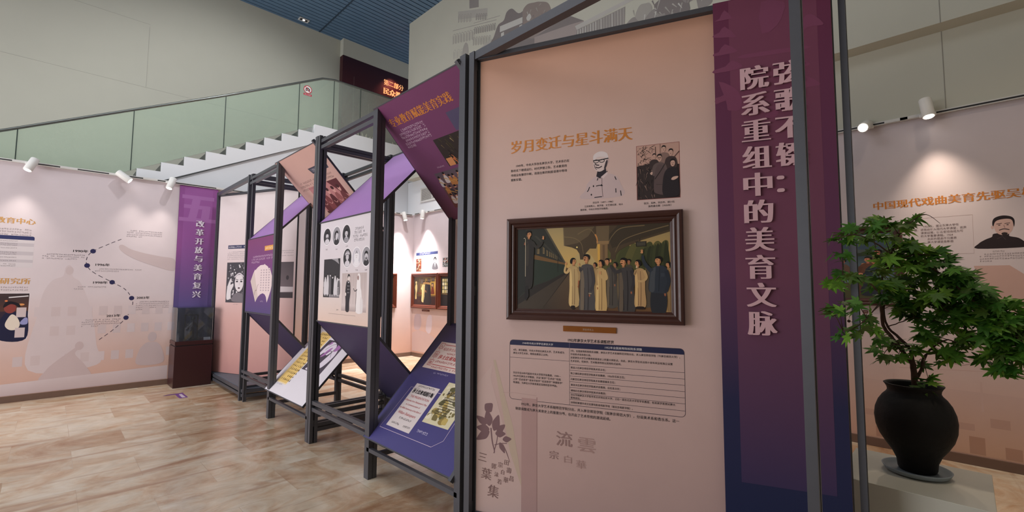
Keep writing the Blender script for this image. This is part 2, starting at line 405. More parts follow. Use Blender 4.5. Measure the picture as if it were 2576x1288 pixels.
# ------------------------------------------------------------------ the room
XL, YR, XU = -9.06, 5.885, -11.0          # lower left wall, lower right wall, wall behind the stairs
ZC = 7.8
LW = Fr((XL, 0, 0), (0, 1, 0), (0, 0, 1)); RW = Fr((0, YR, 0), (1, 0, 0), (0, 0, 1))
tag(MB().box((-9.4, -5, -0.12), (4.5, 6.1, 0)).build('floor', M['floor']), kind='structure')
PRINT = [(0.0, rgb(206, 164, 146)), (0.14, rgb(212, 178, 166)), (0.45, rgb(218, 204, 206)), (1.0, rgb(210, 198, 202))]
def wallprint(name, fr, u0, u1, z1, depth, back):
    w = MB(); g = rgb(214, 210, 208)
    for (t0, c0), (t1, c1) in zip(PRINT, PRINT[1:]):
        w.face([fr.p(u0, t0 * z1), fr.p(u1, t0 * z1), fr.p(u1, t1 * z1), fr.p(u0, t1 * z1)], [c0, c0, c1, c1])
    w.face([fr.p(u0, z1), fr.p(u1, z1), fr.p(u1, z1, -depth), fr.p(u0, z1, -depth)], g)
    w.face([fr.p(u0, 0), fr.p(u0, z1), fr.p(u0, z1, -depth), fr.p(u0, 0, -depth)], g)
    w.face([fr.p(u1, 0), fr.p(u1, 0, -depth), fr.p(u1, z1, -depth), fr.p(u1, z1)], g)
    w.face([fr.p(u1, 0, -depth), fr.p(u0, 0, -depth), fr.p(u0, z1, -depth), fr.p(u1, z1, -depth)], g)
    return tag(w.build(name, INK), kind='structure')
wallprint('wall_left', LW, -5, YR, 3.23, 0.14, None)
wallprint('wall_right', RW, XL - 0.14, 4.5, 3.23, 0.2, None)
tag(MB().box((XL - 0.285, YR, 3.23), (-5, YR + 0.2, 4.03)).build('wall_right_upper', M['white']), kind='structure')  # same wall as the next piece; whiter colour imitates brighter light in the corner
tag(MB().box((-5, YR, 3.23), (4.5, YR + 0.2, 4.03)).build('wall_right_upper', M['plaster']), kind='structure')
tag(MB().box((-9.11, 5.68, 4.03), (4.5, YR + 0.2, ZC)).build('wall_right_bulkhead', M['plaster']), kind='structure')
tag(MB().box((XU - 0.2, -5, 2.6), (XU, 7.6, ZC)).build('wall_rear', M['plaster']), kind='structure')
tag(MB().box((XU, 4.86, 7.37), (-10.83, 7.6, ZC)).build('wall_rear_bulkhead', M['plaster']), kind='structure')
sm = MB()
sm.box((XU, -5, 5.347), (XU + 0.002, 4.86, 5.351)); sm.box((XU, 1.086, 5.351), (XU + 0.002, 1.090, 6.55)); sm.box((XU, -0.6, 6.6), (XU + 0.002, 1.09, 6.604))
tag(sm.build('trim_1', mat('plaster_seam', rgb(172, 169, 161), 0.9)), kind='structure')
sm = MB()
sm.box((-0.06, 5.677, 4.03), (-0.055, 5.68, ZC)); sm.box((-0.06, YR - 0.003, 3.26), (-0.055, YR, 4.03))
tag(sm.build('trim_2', mat('plaster_seam_dark', rgb(150, 146, 138), 0.9)), kind='structure')
tag(MB().box((2.4, -5, 0), (2.6, 6.1, ZC)).build('wall_end_blocker', M['plaster']), kind='structure')  # unseen wall added to block light from the right
tag(MB().box((-5.2, -5.2, 0), (2.6, -5, ZC)).build('wall_front_blocker', M['plaster']), kind='structure')  # unseen wall added to keep front light off the right side
tag(MB().box((-11.2, -5.2, 4.3), (-5.2, -5, ZC)).build('wall_front_upper_blocker', M['plaster']), kind='structure')  # unseen upper wall added so light enters only low down
# slatted blue ceiling
c = MB(); pitch = 0.13; x = -11.3
while x < 4.5:
    c.prism([(x, -5, ZC), (x + 0.105, -5, ZC), (x + 0.105, -5, ZC + 0.012), (x, -5, ZC + 0.012)], [(x, 7.6, ZC), (x + 0.105, 7.6, ZC), (x + 0.105, 7.6, ZC + 0.012), (x, 7.6, ZC + 0.012)])
    x += pitch
c.box((-11.3, -5, ZC + 0.05), (4.6, 7.6, ZC + 0.10))
tag(c.build('ceiling', mat('blue_grey_ceiling_slats', rgb(96, 124, 152), 0.5, noise=0.08, scale=3)), kind='structure')
c = MB(); c.box((-11, 4.30, ZC - 0.004), (-8.9, 4.335, ZC - 0.001))
tag(c.build('trim_3', mat('ceiling_joint', rgb(52, 70, 88), 0.6)), kind='structure')
# skirtings
tag(MB().box((XL, -5, 0), (XL + 0.014, YR, 0.085)).build('baseboard_left', M['skirt'], bevel=0.003), kind='structure')
tag(MB().box((XL + 0.014, YR - 0.014, 0), (4.5, YR, 0.085)).build('baseboard_right', M['skirt'], bevel=0.003), kind='structure')

# ------------------------------------------------------------------ staircase, landing, balustrade
XS = -9.30
st = empty('staircase', (XS, 0.87, 2.6), 'white staircase with grey stone steps rising behind the left display wall', 'staircase')
RI, TR, Y0, Z0 = 0.1575, 0.3065, 0.87, 3.424
prof = []; steps = []
k0 = -3; nst = 10
for k in range(k0, nst):
    y, z = Y0 + k * TR, Z0 + k * RI
    if k < 9: prof += [(y, z), (y + TR, z)]; steps.append((y, y + TR, z))
YLd, ZLd = Y0 + 9 * TR, 4.866
prof += [(YLd, ZLd), (7.6, 4.875), (7.6, 4.46), (3.62, 4.46), (-0.2, 2.6)]
sb = MB(); sb.prism([(XS, y, z) for y, z in prof], [(XS - 0.03, y, z) for y, z in prof]); sb.build('stringer', M['white'], st)
for y0, y1, z in steps:
    b = MB(); b.box((XS - 0.03, y0 + 0.012, z - RI), (XU + 0.01, y1 + 0.012, z - 0.012)); s_ = b.build('step', M['riser'], st)
    n = MB(); n.box((XS - 0.03, y0 - 0.004, z - 0.03), (XS - 0.05, y1, z - 0.001)); n.build('step_edge', M['gap'], s_)
b = MB(); b.box((XS - 0.03, YLd, 4.5), (XU + 0.01, 7.6, 4.86)); b.build('landing_slab', M['white'], st)
b = MB(); q = [(-0.12, 2.60), (3.70, 4.50), (5.884, 4.50), (5.884, 2.60)]; b.prism([(XS - 0.05, y, z) for y, z in q], [(XS - 0.10, y, z) for y, z in q]); b.build('soffit_wall', M['soffit'], st)

bal = empty('glass_balustrade', (XS - 0.05, 0, 3.3), 'green tinted frameless glass balustrade with steel rail along the stairs', 'balustrade')
def rail_z(y):
    P = [(-1.2, 3.38), (-0.6, 3.675), (0.80, 4.375), (2.052, 4.998), (3.326, 5.662), (3.78, 5.90), (4.03, 5.95), (7.6, 5.96)]
    for (a, za), (b2, zb) in zip(P, P[1:]):
        if y <= b2: return za + (zb - za) * (y - a) / (b2 - a)
def foot_z(y): return 4.80 if y > 3.55 else 4.80 - (3.55 - y) * 0.515
XG = XS - 0.055
cuts = [-1.2, -0.44, 0.80, 2.058, 3.325, 4.03, 4.63, 6.2, 7.6]
for a, b2 in zip(cuts, cuts[1:]):
    ys = [a + 0.006, b2 - 0.006] if not (a < 3.6 < b2) else [a + 0.006, 3.55, 3.78, b2 - 0.006]
    out = [(XG, y, foot_z(y)) for y in ys] + [(XG, y, rail_z(y) - 0.012) for y in reversed(ys)]
    g = MB(); g.prism(out, [(XG - 0.012, y, z) for _, y, z in out]); p = g.build('glass_panel', M['greenglass'], bal)
    if b2 < 7:
        j = MB(); j.box((XG - 0.013, b2 - 0.006, foot_z(b2)), (XG + 0.001, b2 + 0.006, rail_z(b2) - 0.012)); j.build('joint', M['gap'], p)
h = MB(); h.tube([(XG - 0.006, y, rail_z(y)) for y in (-1.2, -0.6, 0.8, 2.052, 3.326, 3.78, 4.03, 7.6)], 0.021, 10); h.build('handrail', M['rail'], bal)

# no-photography sticker on the glass
SG = Fr((XG + 0.0012, 3.40, 5.44), (0, 1, 0), (0, 0, 1))
sg = empty('no_photography_sign', (XG, 3.49, 5.44), 'small round red no-photography sticker with camera on the stair glass', 'sign')
p = Pic(SG, 0.0004); p.ell(0.085, 0.125, 0.08, 0.08, rgb(236, 236, 232), n=36)
p.rect(0.042, 0.09, 0.128, 0.15, rgb(24, 24, 26)); p.rect(0.065, 0.15, 0.105, 0.166, rgb(24, 24, 26)); p.ell(0.085, 0.12, 0.026, 0.026, rgb(236, 236, 232)); p.ell(0.085, 0.12, 0.017, 0.017, rgb(24, 24, 26))
p.build('camera_symbol', INK, sg)
p = Pic(SG, 0.0018); p.line([(0.085 + 0.075 * math.cos(R_(a)), 0.125 + 0.075 * math.sin(R_(a))) for a in range(0, 361, 10)], 0.013, rgb(190, 30, 60)); p.line([(0.03, 0.178), (0.14, 0.072)], 0.013, rgb(190, 30, 60)); p.build('red_ring', INK, sg)
p = Pic(SG, 0.0004); p.rect(0.005, 0.0, 0.165, 0.038, rgb(190, 30, 60)); q = p.build('red_strip', INK, sg)
text('lettering', q, M['paper'], SG, '禁止拍照', 0.022, 0.008, 0.026, n=0.0012, width=0.126)

# red exhibition wall on the landing
RED = Fr((-10.83, 4.86, 4.88), (0, 1, 0), (0, 0, 1))
rd = empty('red_exhibition_panel', (-10.83, 6.2, 4.88), 'dark red exhibition wall with glowing gold lettering on the stair landing', 'panel')
b = MB(); b.box((XU + 0.005, 4.86, 4.88), (-10.832, 7.55, 7.365)); b.build('carcass', mat('dark_red_board', rgb(72, 32, 38), 0.45), rd)
p = Pic(RED, 0.0005); p.grad(0.005, 0, 2.6, 2.48, [(0, rgb(104, 44, 46)), (0.45, rgb(96, 40, 44)), (1, rgb(58, 34, 46))]); p.build('face', GLOSS_INK, rd)
p = Pic(RED, 0.003)
for cx, cz in ((0.62, 0.34), (1.02, 0.34), (1.5, 0.3)):
    for a in (-62, -38, -14, 12, 36, 60):
        t = R_(90 + a); L = 0.30; w = 0.05
        p.spl([(cx, cz), (cx + L * .6 * math.cos(t + .18), cz + L * .6 * math.sin(t + .18)), (cx + L * math.cos(t), cz + L * math.sin(t)), (cx + L * .6 * math.cos(t - .18), cz + L * .6 * math.sin(t - .18))], rgb(206, 176, 160), k=5)
    p.poly([(cx - .3, cz - .2), (cx + .3, cz - .2), (cx, cz + .05)], rgb(196, 140, 128))
p.build('leaf_motif', INK, rd)
for a in (0.30, 0.72): MB().box((-10.829, 4.86 + a, 5.2), (-10.826, 4.86 + a + 0.008, 6.9 if a < .5 else 6.3)).build('board_joint', mat('board_joint', rgb(126, 100, 98), 0.5), rd)
text('heading', rd, M['redglow'], RED, '第二部分', 1.135, 2.10, 0.17, n=0.012, width=0.60, smear=0.03)
text('heading', rd, M['redglow'], RED, '民众教材', 1.135, 1.855, 0.19, n=0.012, width=0.72, smear=0.06)
spot('red_panel_light', (-10.45, 6.35, 7.3), (-10.83, 6.25, 6.75), 26, (1.0, 0.25, 0.18), 80, 1.0, 0.05)

# square downlight in the ceiling
dl = empty('ceiling_downlight', (-10.74, 3.85, ZC - 0.02), 'small square recessed downlight in the blue slatted ceiling', 'ceiling light')
b = MB()
for (a0, b0, a1, b1) in ((-.07, -.11, .07, -.085), (-.07, .085, .07, .11), (-.07, -.085, -.05, .085), (.05, -.085, .07, .085)): b.box((-10.74 + a0, 3.85 + b0, ZC - .018), (-10.74 + a1, 3.85 + b1, ZC - .001))
b.build('frame', M['track'], dl)
MB().box((-10.79, 3.765, ZC - .006), (-10.69, 3.935, ZC - .001)).build('backing', M['black'], dl)
MB().lathe([(0.0, 0), (.03, 0), (.026, .008), (0, .01)], (-10.74, 3.85, ZC - .016), 20).build('bulb', M['glowlow'], dl)

# vent grille high in the far corner
VF = Fr((-8.79, YR, 3.485), (1, 0, 0), (0, 0, 1))
v = empty('vent_grille', VF.p(.4, 0), 'white louvred air vent high on the wall in the far corner', 'vent')
b = MB()
for u0, v0, u1, v1 in ((0, 0, .9, .035), (0, .30, .9, .335), (0, .035, .035, .30), (.865, .035, .9, .30), (.44, .035, .46, .30)): b.box(VF.p(u0, v0, .001), VF.p(u1, v1, .022))
b.build('frame', M['track'], v, bevel=.003)
MB().box(VF.p(.03, .03, .0008), VF.p(.87, .305, .004)).build('backing', M['black'], v)
b = MB()
for k in range(13):
    z = .04 + k * .0203
    b.prism([VF.p(.036, z, .006), VF.p(.036, z + .006, .006), VF.p(.036, z + .012, .018), VF.p(.036, z + .008, .018)], [VF.p(.864, z, .006), VF.p(.864, z + .006, .006), VF.p(.864, z + .012, .018), VF.p(.864, z + .008, .018)])
b.build('louvres', M['track'], v)

# ------------------------------------------------------------------ track lighting
def track(name, fr, u0, u1, z, label, conns):
    t = empty(name, fr.p((u0 + u1) / 2, z), label, 'light track')
    b = MB(); b.box(fr.p(u0, z, .002), fr.p(u1, z + .036, .036)); b.build('rail', M['track'], t, bevel=.003)
    b = MB(); b.box(fr.p(u0 + .02, z + .009, .0362), fr.p(u1 - .02, z + .024, .0375)); b.build('slot', M['slot'], t)
    for c_ in conns:
        b = MB(); b.box(fr.p(c_ - .09, z + .004, .0376), fr.p(c_ + .09, z + .032, .042)); b.build('connector', M['track'], t, bevel=.002)
track('ceiling_track_rail', LW, -3.2, 5.82, 3.205, 'white light track with black slot along the top of the left wall', [-.36, .1, .62, 1.02, 2.0, 3.4, 5.3])
track('ceiling_track_rail', RW, -8.99, 3.4, 3.225, 'white light track with black slot along the top of the right wall', [-8.7, -8.3, -7.6, -.42, -.3, 1.0])
def lamp(fr, u, z, axis, label, group, lens, power, aim=None, col=(1, .93, .84), angle=80, L=.19, r=.048, up=.0):
    """track spotlight: adapter, arm, cylinder shell, lens; axis = direction the lens faces in (right, up, out) of the wall"""
    a = (fr.U * axis[0] + fr.V * axis[1] + fr.N * axis[2]).normalized()
    c0 = fr.p(u, z + up, .135)
    t = empty('track_spotlight', fr.p(u, z, .04), label, 'spotlight', group)
    MB().box(fr.p(u - .06, z - .012, .040), fr.p(u + .06, z + .018, .062)).build('adapter', M['lamp'], t, bevel=.003)
    MB().tube([fr.p(u, z, .06), fr.p(u, z + up * .5, .1), c0], .012, 10).build('arm', M['lamp'], t)
    b = MB(); p0 = c0 - a * L * .55; p1 = c0 + a * L * .45
    b.tube([p0, p0 + a * .006, p1 - a * .004, p1], [r * .92, r, r, r * .96], 28); b.build('shell', M['lamp'], t)
    b = MB(); b.tube([p1 - a * .002, p1 + a * .0025], [r * .82, r * .80], 28); b.build('lens', lens, t)
    if power:
        d = Vector(aim) - p1 if aim else a
        spot('track_spot_beam', p1 + a * .02, p1 + a * .02 + (d if aim else a), power, col, angle, .9, .03)
    return t
GL = 'spotlights on the left wall track'; GR = 'spotlights on the right wall track'
lamp(LW, -.27, 3.205, (-.35, -.9, .25), 'white track spotlight nearest the left picture edge, seen from behind', GL, M['glowlow'], 46, LW.p(-.42, .6, .70), angle=82, up=-.03)
lamp(LW, .70, 3.205, (.75, -.60, .25), 'white track spotlight tilted right with a glowing lens, middle of the left wall track', GL, M['glow'], 38, LW.p(1.0, .6, .75), angle=82, up=-.02)
lamp(LW, 1.27, 3.205, (-.30, -.92, .25), 'white track spotlight just left of the purple banner', GL, M['glowlow'], 40, LW.p(.95, .6, .70), angle=82, up=-.03)
lamp(LW, 5.55, 3.205, (.12, -.95, .25), 'white track spotlight left of the far room corner', 'spotlights in the far corner', M['glow'], 310, LW.p(5.0, .4, .75), (1, .96, .93), angle=88, up=-.06)
lamp(RW, -8.52, 3.225, (0, -1, .1), 'white track spotlight right of the far room corner', 'spotlights in the far corner', M['glowlow'], 330, RW.p(-8.3, .4, .75), (1, .96, .93), angle=88, up=-.06)
lamp(RW, -7.1, 3.225, (0, -1, .1), 'added white track spotlight farther right of the far corner, hidden by the purple slanted board', 'spotlights in the far corner', M['glowlow'], 330, RW.p(-6.9, .4, .75), (1, .96, .93), angle=88, up=-.06)  # hidden lamp added to brighten the corner behind the stands
lamp(RW, -.655, 3.215, (-.10, -.42, .95), 'track spotlight facing the viewer with a blinding warm lens beside the dark post', GR, M['glow'], 0, up=.0)
lamp(RW, -.185, 3.225, (.12, -.97, .22), 'white cylinder track spotlight lighting the gold heading on the right wall', GR, M['glow'], 90, RW.p(-.0, .5, .72), (1.0, .82, .64), angle=82, up=.04)
spot('track_spot_beam', RW.p(-.655, 3.1, .2), (-.9, 3.6, .8), 30, (1.0, .82, .62), 90, .8)

# ------------------------------------------------------------------ display stands
DARK = rgb(44, 46, 52)
def panel(parent, fr, u0, u1, v0, v1, stops, name='panel', th=.018, ink=None):
    p = Pic(fr, 0.0); p.grad(u0, v0, u1, v1, stops)
    a = [fr.p(u0, v0), fr.p(u1, v0), fr.p(u1, v1), fr.p(u0, v1)]; b = [q - fr.N * th for q in a]
    for i in range(4): p.face([a[i], b[i], b[(i + 1) % 4], a[(i + 1) % 4]], DARK)
    p.face(list(reversed(b)), rgb(150, 140, 146))
    o = p.build(name, ink or INK, parent)
    e = MB()      # thin dark edging round the board
    for (s0, t0, s1, t1) in ((u0, v0 - .008, u1, v0), (u0, v1, u1, v1 + .008), (u0 - .005, v0 - .008, u0, v1 + .008), (u1, v0 - .008, u1 + .005, v1 + .008)):
        e.prism([fr.p(s0, t0, -.02), fr.p(s1, t0, -.02), fr.p(s1, t1, -.02), fr.p(s0, t1, -.02)], [fr.p(s0, t0, .002), fr.p(s1, t0, .002), fr.p(s1, t1, .002), fr.p(s0, t1, .002)])
    e.build('edging', M['frame'], o)
    return o
YF0, YF1, YB0, YB1 = 1.885, 1.962, 2.70, 2.772
def post(parent, x, y0, y1, h, mitre=0.0, w=.046, double=False):
    b = MB(); x0, x1 = x - w / 2, x + w / 2
    if double:
        g = (y1 - y0 - .012) / 2
        b.box((x0, y0, 0), (x1, y0 + g, h)); b.box((x0, y1 - g, 0), (x1, y1, h))
        for z in (.16, 1.5, h - .12): b.box((x0 + .006, y0 + g, z), (x1 - .006, y1 - g, z + .06))
    else:
        m = (y0 + y1) / 2; e = .004; gw = .006      # a groove runs down both broad sides
        sec = [(x0, y0), (x1, y0), (x1, m - gw), (x1 - e, m - gw), (x1 - e, m + gw), (x1, m + gw), (x1, y1), (x0, y1), (x0, m + gw), (x0 + e, m + gw), (x0 + e, m - gw), (x0, m - gw)]
        b.prism([(a, c, 0) for a, c in sec], [(a, c, h - mitre * (c - y0)) for a, c in sec])
    return b.build('post', M['frame'], parent)
def rail(parent, p, q, double=True, s=.036, gap=.03):
    b = MB(); p = Vector(p); q = Vector(q)
    b.beam(p, q, s, s)
    if double: b.beam(p - Vector((0, 0, s + gap)), q - Vector((0, 0, s + gap)), s, s)
    return b.build('rail', M['frame'], parent)
NAVY = rgb(52, 50, 82); NAVY2 = rgb(74, 70, 128)
LILAC = [(0, rgb(170, 126, 190)), (1, rgb(190, 148, 208))]
def FT(x): return Fr((x, 2.72, 2.21), (1, 0, 0), (0, -.84, .87))
def FB(x): return Fr((x, 1.88, .33), (1, 0, 0), (0, .84, .88))
def CT(x): return Fr((x, 1.90, 2.20), (1, 0, 0), (0, .82, .86))
def CB(x): return Fr((x, 2.72, .33), (1, 0, 0), (0, -.82, .88))
def CM(x): return Fr((x, 1.90, 0), (1, 0, 0), (0, 0, 1))
def DM(x): return Fr((x, 2.72, 0), (1, 0, 0), (0, 0, 1))
def stand(label, xs, dl, dr):
    x0, x1, x2 = xs
    t = empty('display_stand', ((x0 + x2) / 2, 2.3, 0), label, 'display stand', 'black framed display stands in the row')
    post(t, x0, YF0, YF1, 3.12, double=dl); post(t, x1, YF0, YF1, 3.075, 1.02, w=.07); post(t, x2, YF0, YF1, 3.125, w=.06, double=dr)
    for x in xs: post(t, x, YB0, YB1, 3.09, w=.05)
    rail(t, (x0, 1.915, 3.06), (x1, 1.915, 3.06)); rail(t, (x0, 1.915, .40), (x1, 1.915, .40))
    rail(t, (x0, 2.736, 3.06), (x1, 2.736, 3.06)); rail(t, (x1, 2.736, 3.06), (x2, 2.736, 3.06))
    rail(t, (x0, 2.736, .40), (x2, 2.736, .40))
    for x in xs:
        rail(t, (x, YF1, 3.045), (x, YB0, 3.045), True, .034, .006); rail(t, (x, YF1, .17), (x, YB0, .17), x == x0, .036, .01)
    rail(t, (x0, YF1, .33), (x0, YB0, .33), True); rail(t, (x2, YF1, .33), (x2, YB0, .33), False)
    rail(t, (x1, 1.90, .235), (x2, 1.90, .235), False, .03)
    return t
S1 = stand('black metal display stand farther along the row, with tan slanted board and white calligraphy board', (-7.10, -5.93, -4.765), False, False)
S2 = stand('black metal display stand nearer the viewer, with purple slanted heading board and opera cast portraits', (-4.70, -3.527, -2.352), True, False)

# ---- stand 1, left bay: purple board with the fan
x = -7.1
panel(S1, CT(x), .08, 1.13, 0, 1.185, LILAC)
panel(S1, CB(x), .08, 1.13, 0, 1.20, [(0, rgb(48, 48, 78)), (1, rgb(62, 54, 88))])
F = CM(x)
b = panel(S1, F, .06, 1.13, 1.205, 2.19, [(0, rgb(82, 70, 118)), (.45, rgb(112, 66, 124)), (1, rgb(124, 62, 108))])
p = Pic(F); p.rect(.775, 2.005, 1.13, 2.066, rgb(216, 150, 70)); p.marks(.80, 2.055, .32, 1, .1, .04, rgb(246, 226, 190), last=1); p.build('orange_label', INK, b)
p = Pic(F); p.marks(.26, 1.955, .86, 3, .036, .026, rgb(222, 190, 214), indent=2, last=.4); p.build('body_text', INK, b)
p = Pic(F)
fan = [(.25, 1.62), (.36, 1.73), (.42, 1.775), (.44, 1.765), (.53, 1.80), (.64, 1.826), (.78, 1.828), (.80, 1.838), (.83, 1.826), (.93, 1.80), (.96, 1.775), (1.0, 1.785), (1.04, 1.74), (1.125, 1.64), (1.06, 1.50), (.935, 1.352), (.90, 1.42), (.85, 1.452), (.77, 1.466), (.68, 1.452), (.59, 1.42), (.53, 1.385), (.485, 1.345), (.37, 1.48)]
p.poly(fan, rgb(224, 204, 204)); p.poly([(.25, 1.62), (.40, 1.75), (.58, 1.42), (.485, 1.345)], rgb(206, 188, 182))
for a in (.66, .76, .86, .96):
    for k in range(9): p.rect(a, 1.50 + k * .032, a + .05, 1.508 + k * .032, rgb(160, 140, 150)); p.rect(a + .02, 1.49 + k * .032, a + .026, 1.515 + k * .032, rgb(160, 140, 150))
p.curve([(.44, 1.44), (.47, 1.50), (.52, 1.50), (.55, 1.56), (.60, 1.58)], .007, rgb(140, 110, 104), .003)
p.build('fan_picture', INK, b)
p = Pic(F); p.marks(.68, 1.372, .13, 1, .1, .018, rgb(200, 180, 200), last=1); p.build('caption', INK, b)

# ---- stand 1, right bay: tan slanted board above, calligraphy board below
x = -6.0; F = FT(x)
b = panel(S1, F, -.02, 1.19, 0, 1.20, [(0, rgb(206, 172, 164)), (1, rgb(206, 166, 156))])
p = Pic(F); p.poly([(.62, .985), (1.10, .985), (1.08, .91), (.66, .91)], rgb(66, 64, 78)); p.poly([(.65, .972), (1.07, .972), (1.055, .924), (.68, .924)], rgb(92, 92, 108)); p.marks(.70, .965, .34, 1, .1, .034, rgb(206, 194, 196), last=1); p.build('heading_label', INK, b)
p = Pic(F); p.marks(.10, .865, .96, 3, .045, .028, rgb(92, 72, 72), indent=2, last=.7); p.build('body_text', INK, b)
p = Pic(F); p.rect(.28, .40, 1.06, .775, rgb(190, 130, 132))
rr = random.Random(3)
p.poly([(.80, .775), (1.06, .775), (1.06, .55), (.93, .62)], rgb(96, 48, 54))
for k in range(5):
    cx = .40 + k * .14; p.spl([(cx - .07, .42), (cx - .06, .56), (cx, .63), (cx + .06, .56), (cx + .07, .42)], rgb(*[(104, 52, 56), (126, 66, 70), (90, 44, 50), (150, 90, 92), (110, 60, 64)][k])); p.ell(cx, .66, .032, .042, rgb(214, 160, 154)); p.ell(cx, .685, .034, .025, rgb(70, 38, 42)); p.curve([(cx - .04, .53), (cx + .01, .50), (cx + .05, .52)], .008, rgb(206, 152, 148))
p.rect(.28, .385, 1.06, .42, rgb(90, 46, 50)); p.build('photograph', INK, b)
panel(S1, DM(x), .06, 1.14, 1.215, 2.205, [(0, rgb(210, 176, 166)), (1, rgb(212, 190, 188))])
F = FB(x)
b = panel(S1, F, -.035, 1.13, 0, 1.215, [(0, rgb(226, 220, 226)), (1, rgb(214, 206, 214))])
p = Pic(F); cs = [(.10, .145), (.37, .145), (.44, .885), (.11, .885)]
p.poly([(.085, .13), (.385, .13), (.455, .90), (.095, .90)], rgb(238, 216, 176)); p.poly(cs, rgb(232, 196, 120))
for c in range(6):
    for r in range(15):
        u = .13 + c * .048 + r * .0026; vv = .86 - r * .048
        if rr.random() < .12: continue
        for _ in range(3):
            a = rr.uniform(0, 3.1); L = rr.uniform(.010, .022); p.line([(u - L * math.cos(a), vv - L * math.sin(a)), (u + L * math.cos(a) * .7, vv + L * math.sin(a))], .006, rgb(56, 44, 36), .002)
p.build('calligraphy_sheet', INK, b)
p = Pic(F); p.poly([(.42, .36), (.93, .36), (.93, .80), (.47, .80)], rgb(74, 66, 78))
for pts in ([(.52, .50), (.60, .62), (.72, .60), (.78, .72), (.64, .78), (.53, .70)], [(.72, .42), (.84, .45), (.90, .62), (.82, .72), (.76, .58)], [(.50, .38), (.60, .44), (.66, .40), (.58, .37)]): p.spl(pts, rgb(218, 208, 220))
for pts in ([(.60, .56), (.68, .60), (.72, .70), (.66, .68)], [(.80, .66), (.88, .70), (.86, .77), (.79, .76)], [(.56, .72), (.62, .76), (.58, .78)]): p.spl(pts, rgb(164, 112, 168))
p.curve([(.48, .46), (.60, .52), (.70, .48), (.86, .40)], .012, rgb(52, 46, 56), .004); p.curve([(.66, .62), (.74, .66), (.84, .58)], .010, rgb(52, 46, 56), .004); p.curve([(.58, .66), (.66, .74), (.74, .76)], .008, rgb(52, 46, 56), .003)
p.build('ink_picture', INK, b)
p = Pic(F); p.marks(.145, .125, .16, 1, .1, .018, rgb(110, 104, 110), last=1); p.build('caption', INK, b)

# ---- stand 2, left bay: opera cast board
x = -4.7
panel(S2, CT(x), .06, 1.13, 0, 1.185, LILAC)
panel(S2, CB(x), .06, 1.13, 0, 1.20, [(0, rgb(50, 48, 76)), (1, rgb(70, 56, 92))])
F = CM(x)
b = panel(S2, F, .085, 1.125, 1.215, 2.195, [(0, rgb(220, 192, 178)), (.25, rgb(218, 202, 198)), (.5, rgb(214, 204, 208)), (1, rgb(216, 208, 214))])
def oval(u, v, ru, rv, bg, skin, hair, coat, kind):
    """small oval monochrome portrait"""
    p = Pic(F); p.ell(u, v, ru + .008, rv + .008, rgb(236, 230, 234), n=32); p.ell(u, v, ru, rv, bg, n=32)
    k = rv / .082; X = lambda a: u + a * ru; Y = lambda c: v + c * rv
    p.poly([(X(-.62), Y(-.74)), (X(-.5), Y(-.45)), (X(-.15), Y(-.28)), (X(.2), Y(-.28)), (X(.55), Y(-.45)), (X(.66), Y(-.74)), (X(.36), Y(-.91)), (X(0), Y(-.985)), (X(-.36), Y(-.91))], coat)
    p.rect(X(-.15), Y(-.42), X(.15), Y(-.1), skin)
    p.ell(X(0), Y(.10), .36 * ru, .36 * rv, skin)
    if kind == 'veil': p.ell(X(0), Y(.02), .60 * ru, .62 * rv, rgb(226, 222, 226)); p.ell(X(0), Y(.08), .33 * ru, .34 * rv, skin); p.spl([(X(-.34), Y(.34)), (X(0), Y(.7)), (X(.34), Y(.34)), (X(0), Y(.42))], rgb(150, 146, 152))
    elif kind == 'hat': p.spl([(X(-.62), Y(.30)), (X(-.3), Y(.72)), (X(.3), Y(.76)), (X(.62), Y(.36)), (X(0), Y(.30))], hair); p.curve([(X(-.5), Y(.42)), (X(0), Y(.54)), (X(.5), Y(.46))], .007, rgb(220, 214, 220))
    elif kind == 'long': p.spl([(X(-.48), Y(-.25)), (X(-.52), Y(.3)), (X(-.15), Y(.58)), (X(.3), Y(.52)), (X(.40), Y(.24)), (X(0), Y(.34)), (X(-.24), Y(.12)), (X(-.26), Y(-.2))], hair)
    else: p.spl([(X(-.40), Y(.05)), (X(-.40), Y(.40)), (X(0), Y(.60)), (X(.40), Y(.40)), (X(.38), Y(.05)), (X(.26), Y(.26)), (X(-.2), Y(.3))], hair)
    for sx in (-.14, .14): p.ell(X(sx), Y(.14), .05 * ru, .03 * rv, rgb(40, 38, 42), n=8)
    p.line([(X(0), Y(.10)), (X(.03), Y(.0))], .002, rgb(120, 114, 116))
    if kind in ('beard', 'tache'): p.ell(X(0), Y(-.06), .13 * ru, .035 * rv, rgb(40, 38, 42))
    else: p.ell(X(0), Y(-.07), .09 * ru, .02 * rv, rgb(110, 90, 92))
    if kind == 'beard': p.spl([(X(-.2), Y(-.10)), (X(0), Y(-.34)), (X(.2), Y(-.10)), (X(0), Y(-.14))], rgb(40, 38, 42))
    return p.build('oval_portrait', INK, b)
dk, md, lt, wh = rgb(48, 46, 50), rgb(150, 146, 152), rgb(206, 200, 206), rgb(228, 222, 226)
oval(.244, 2.045, .083, .080, dk, lt, rgb(24, 24, 26), lt, 'beard')
oval(.455, 2.036, .086, .088, md, lt, rgb(40, 38, 42), dk, 'long')
oval(.660, 2.040, .079, .084, dk, lt, rgb(22, 22, 24), md, 'tache')
oval(.693, 1.817, .081, .084, dk, lt, md, lt, 'hat')
oval(.872, 1.818, .080, .083, rgb(196, 190, 198), wh, md, wh, 'veil')
oval(1.050, 1.815, .074, .083, md, lt, rgb(26, 26, 28), dk, 'beard')
p = Pic(F)
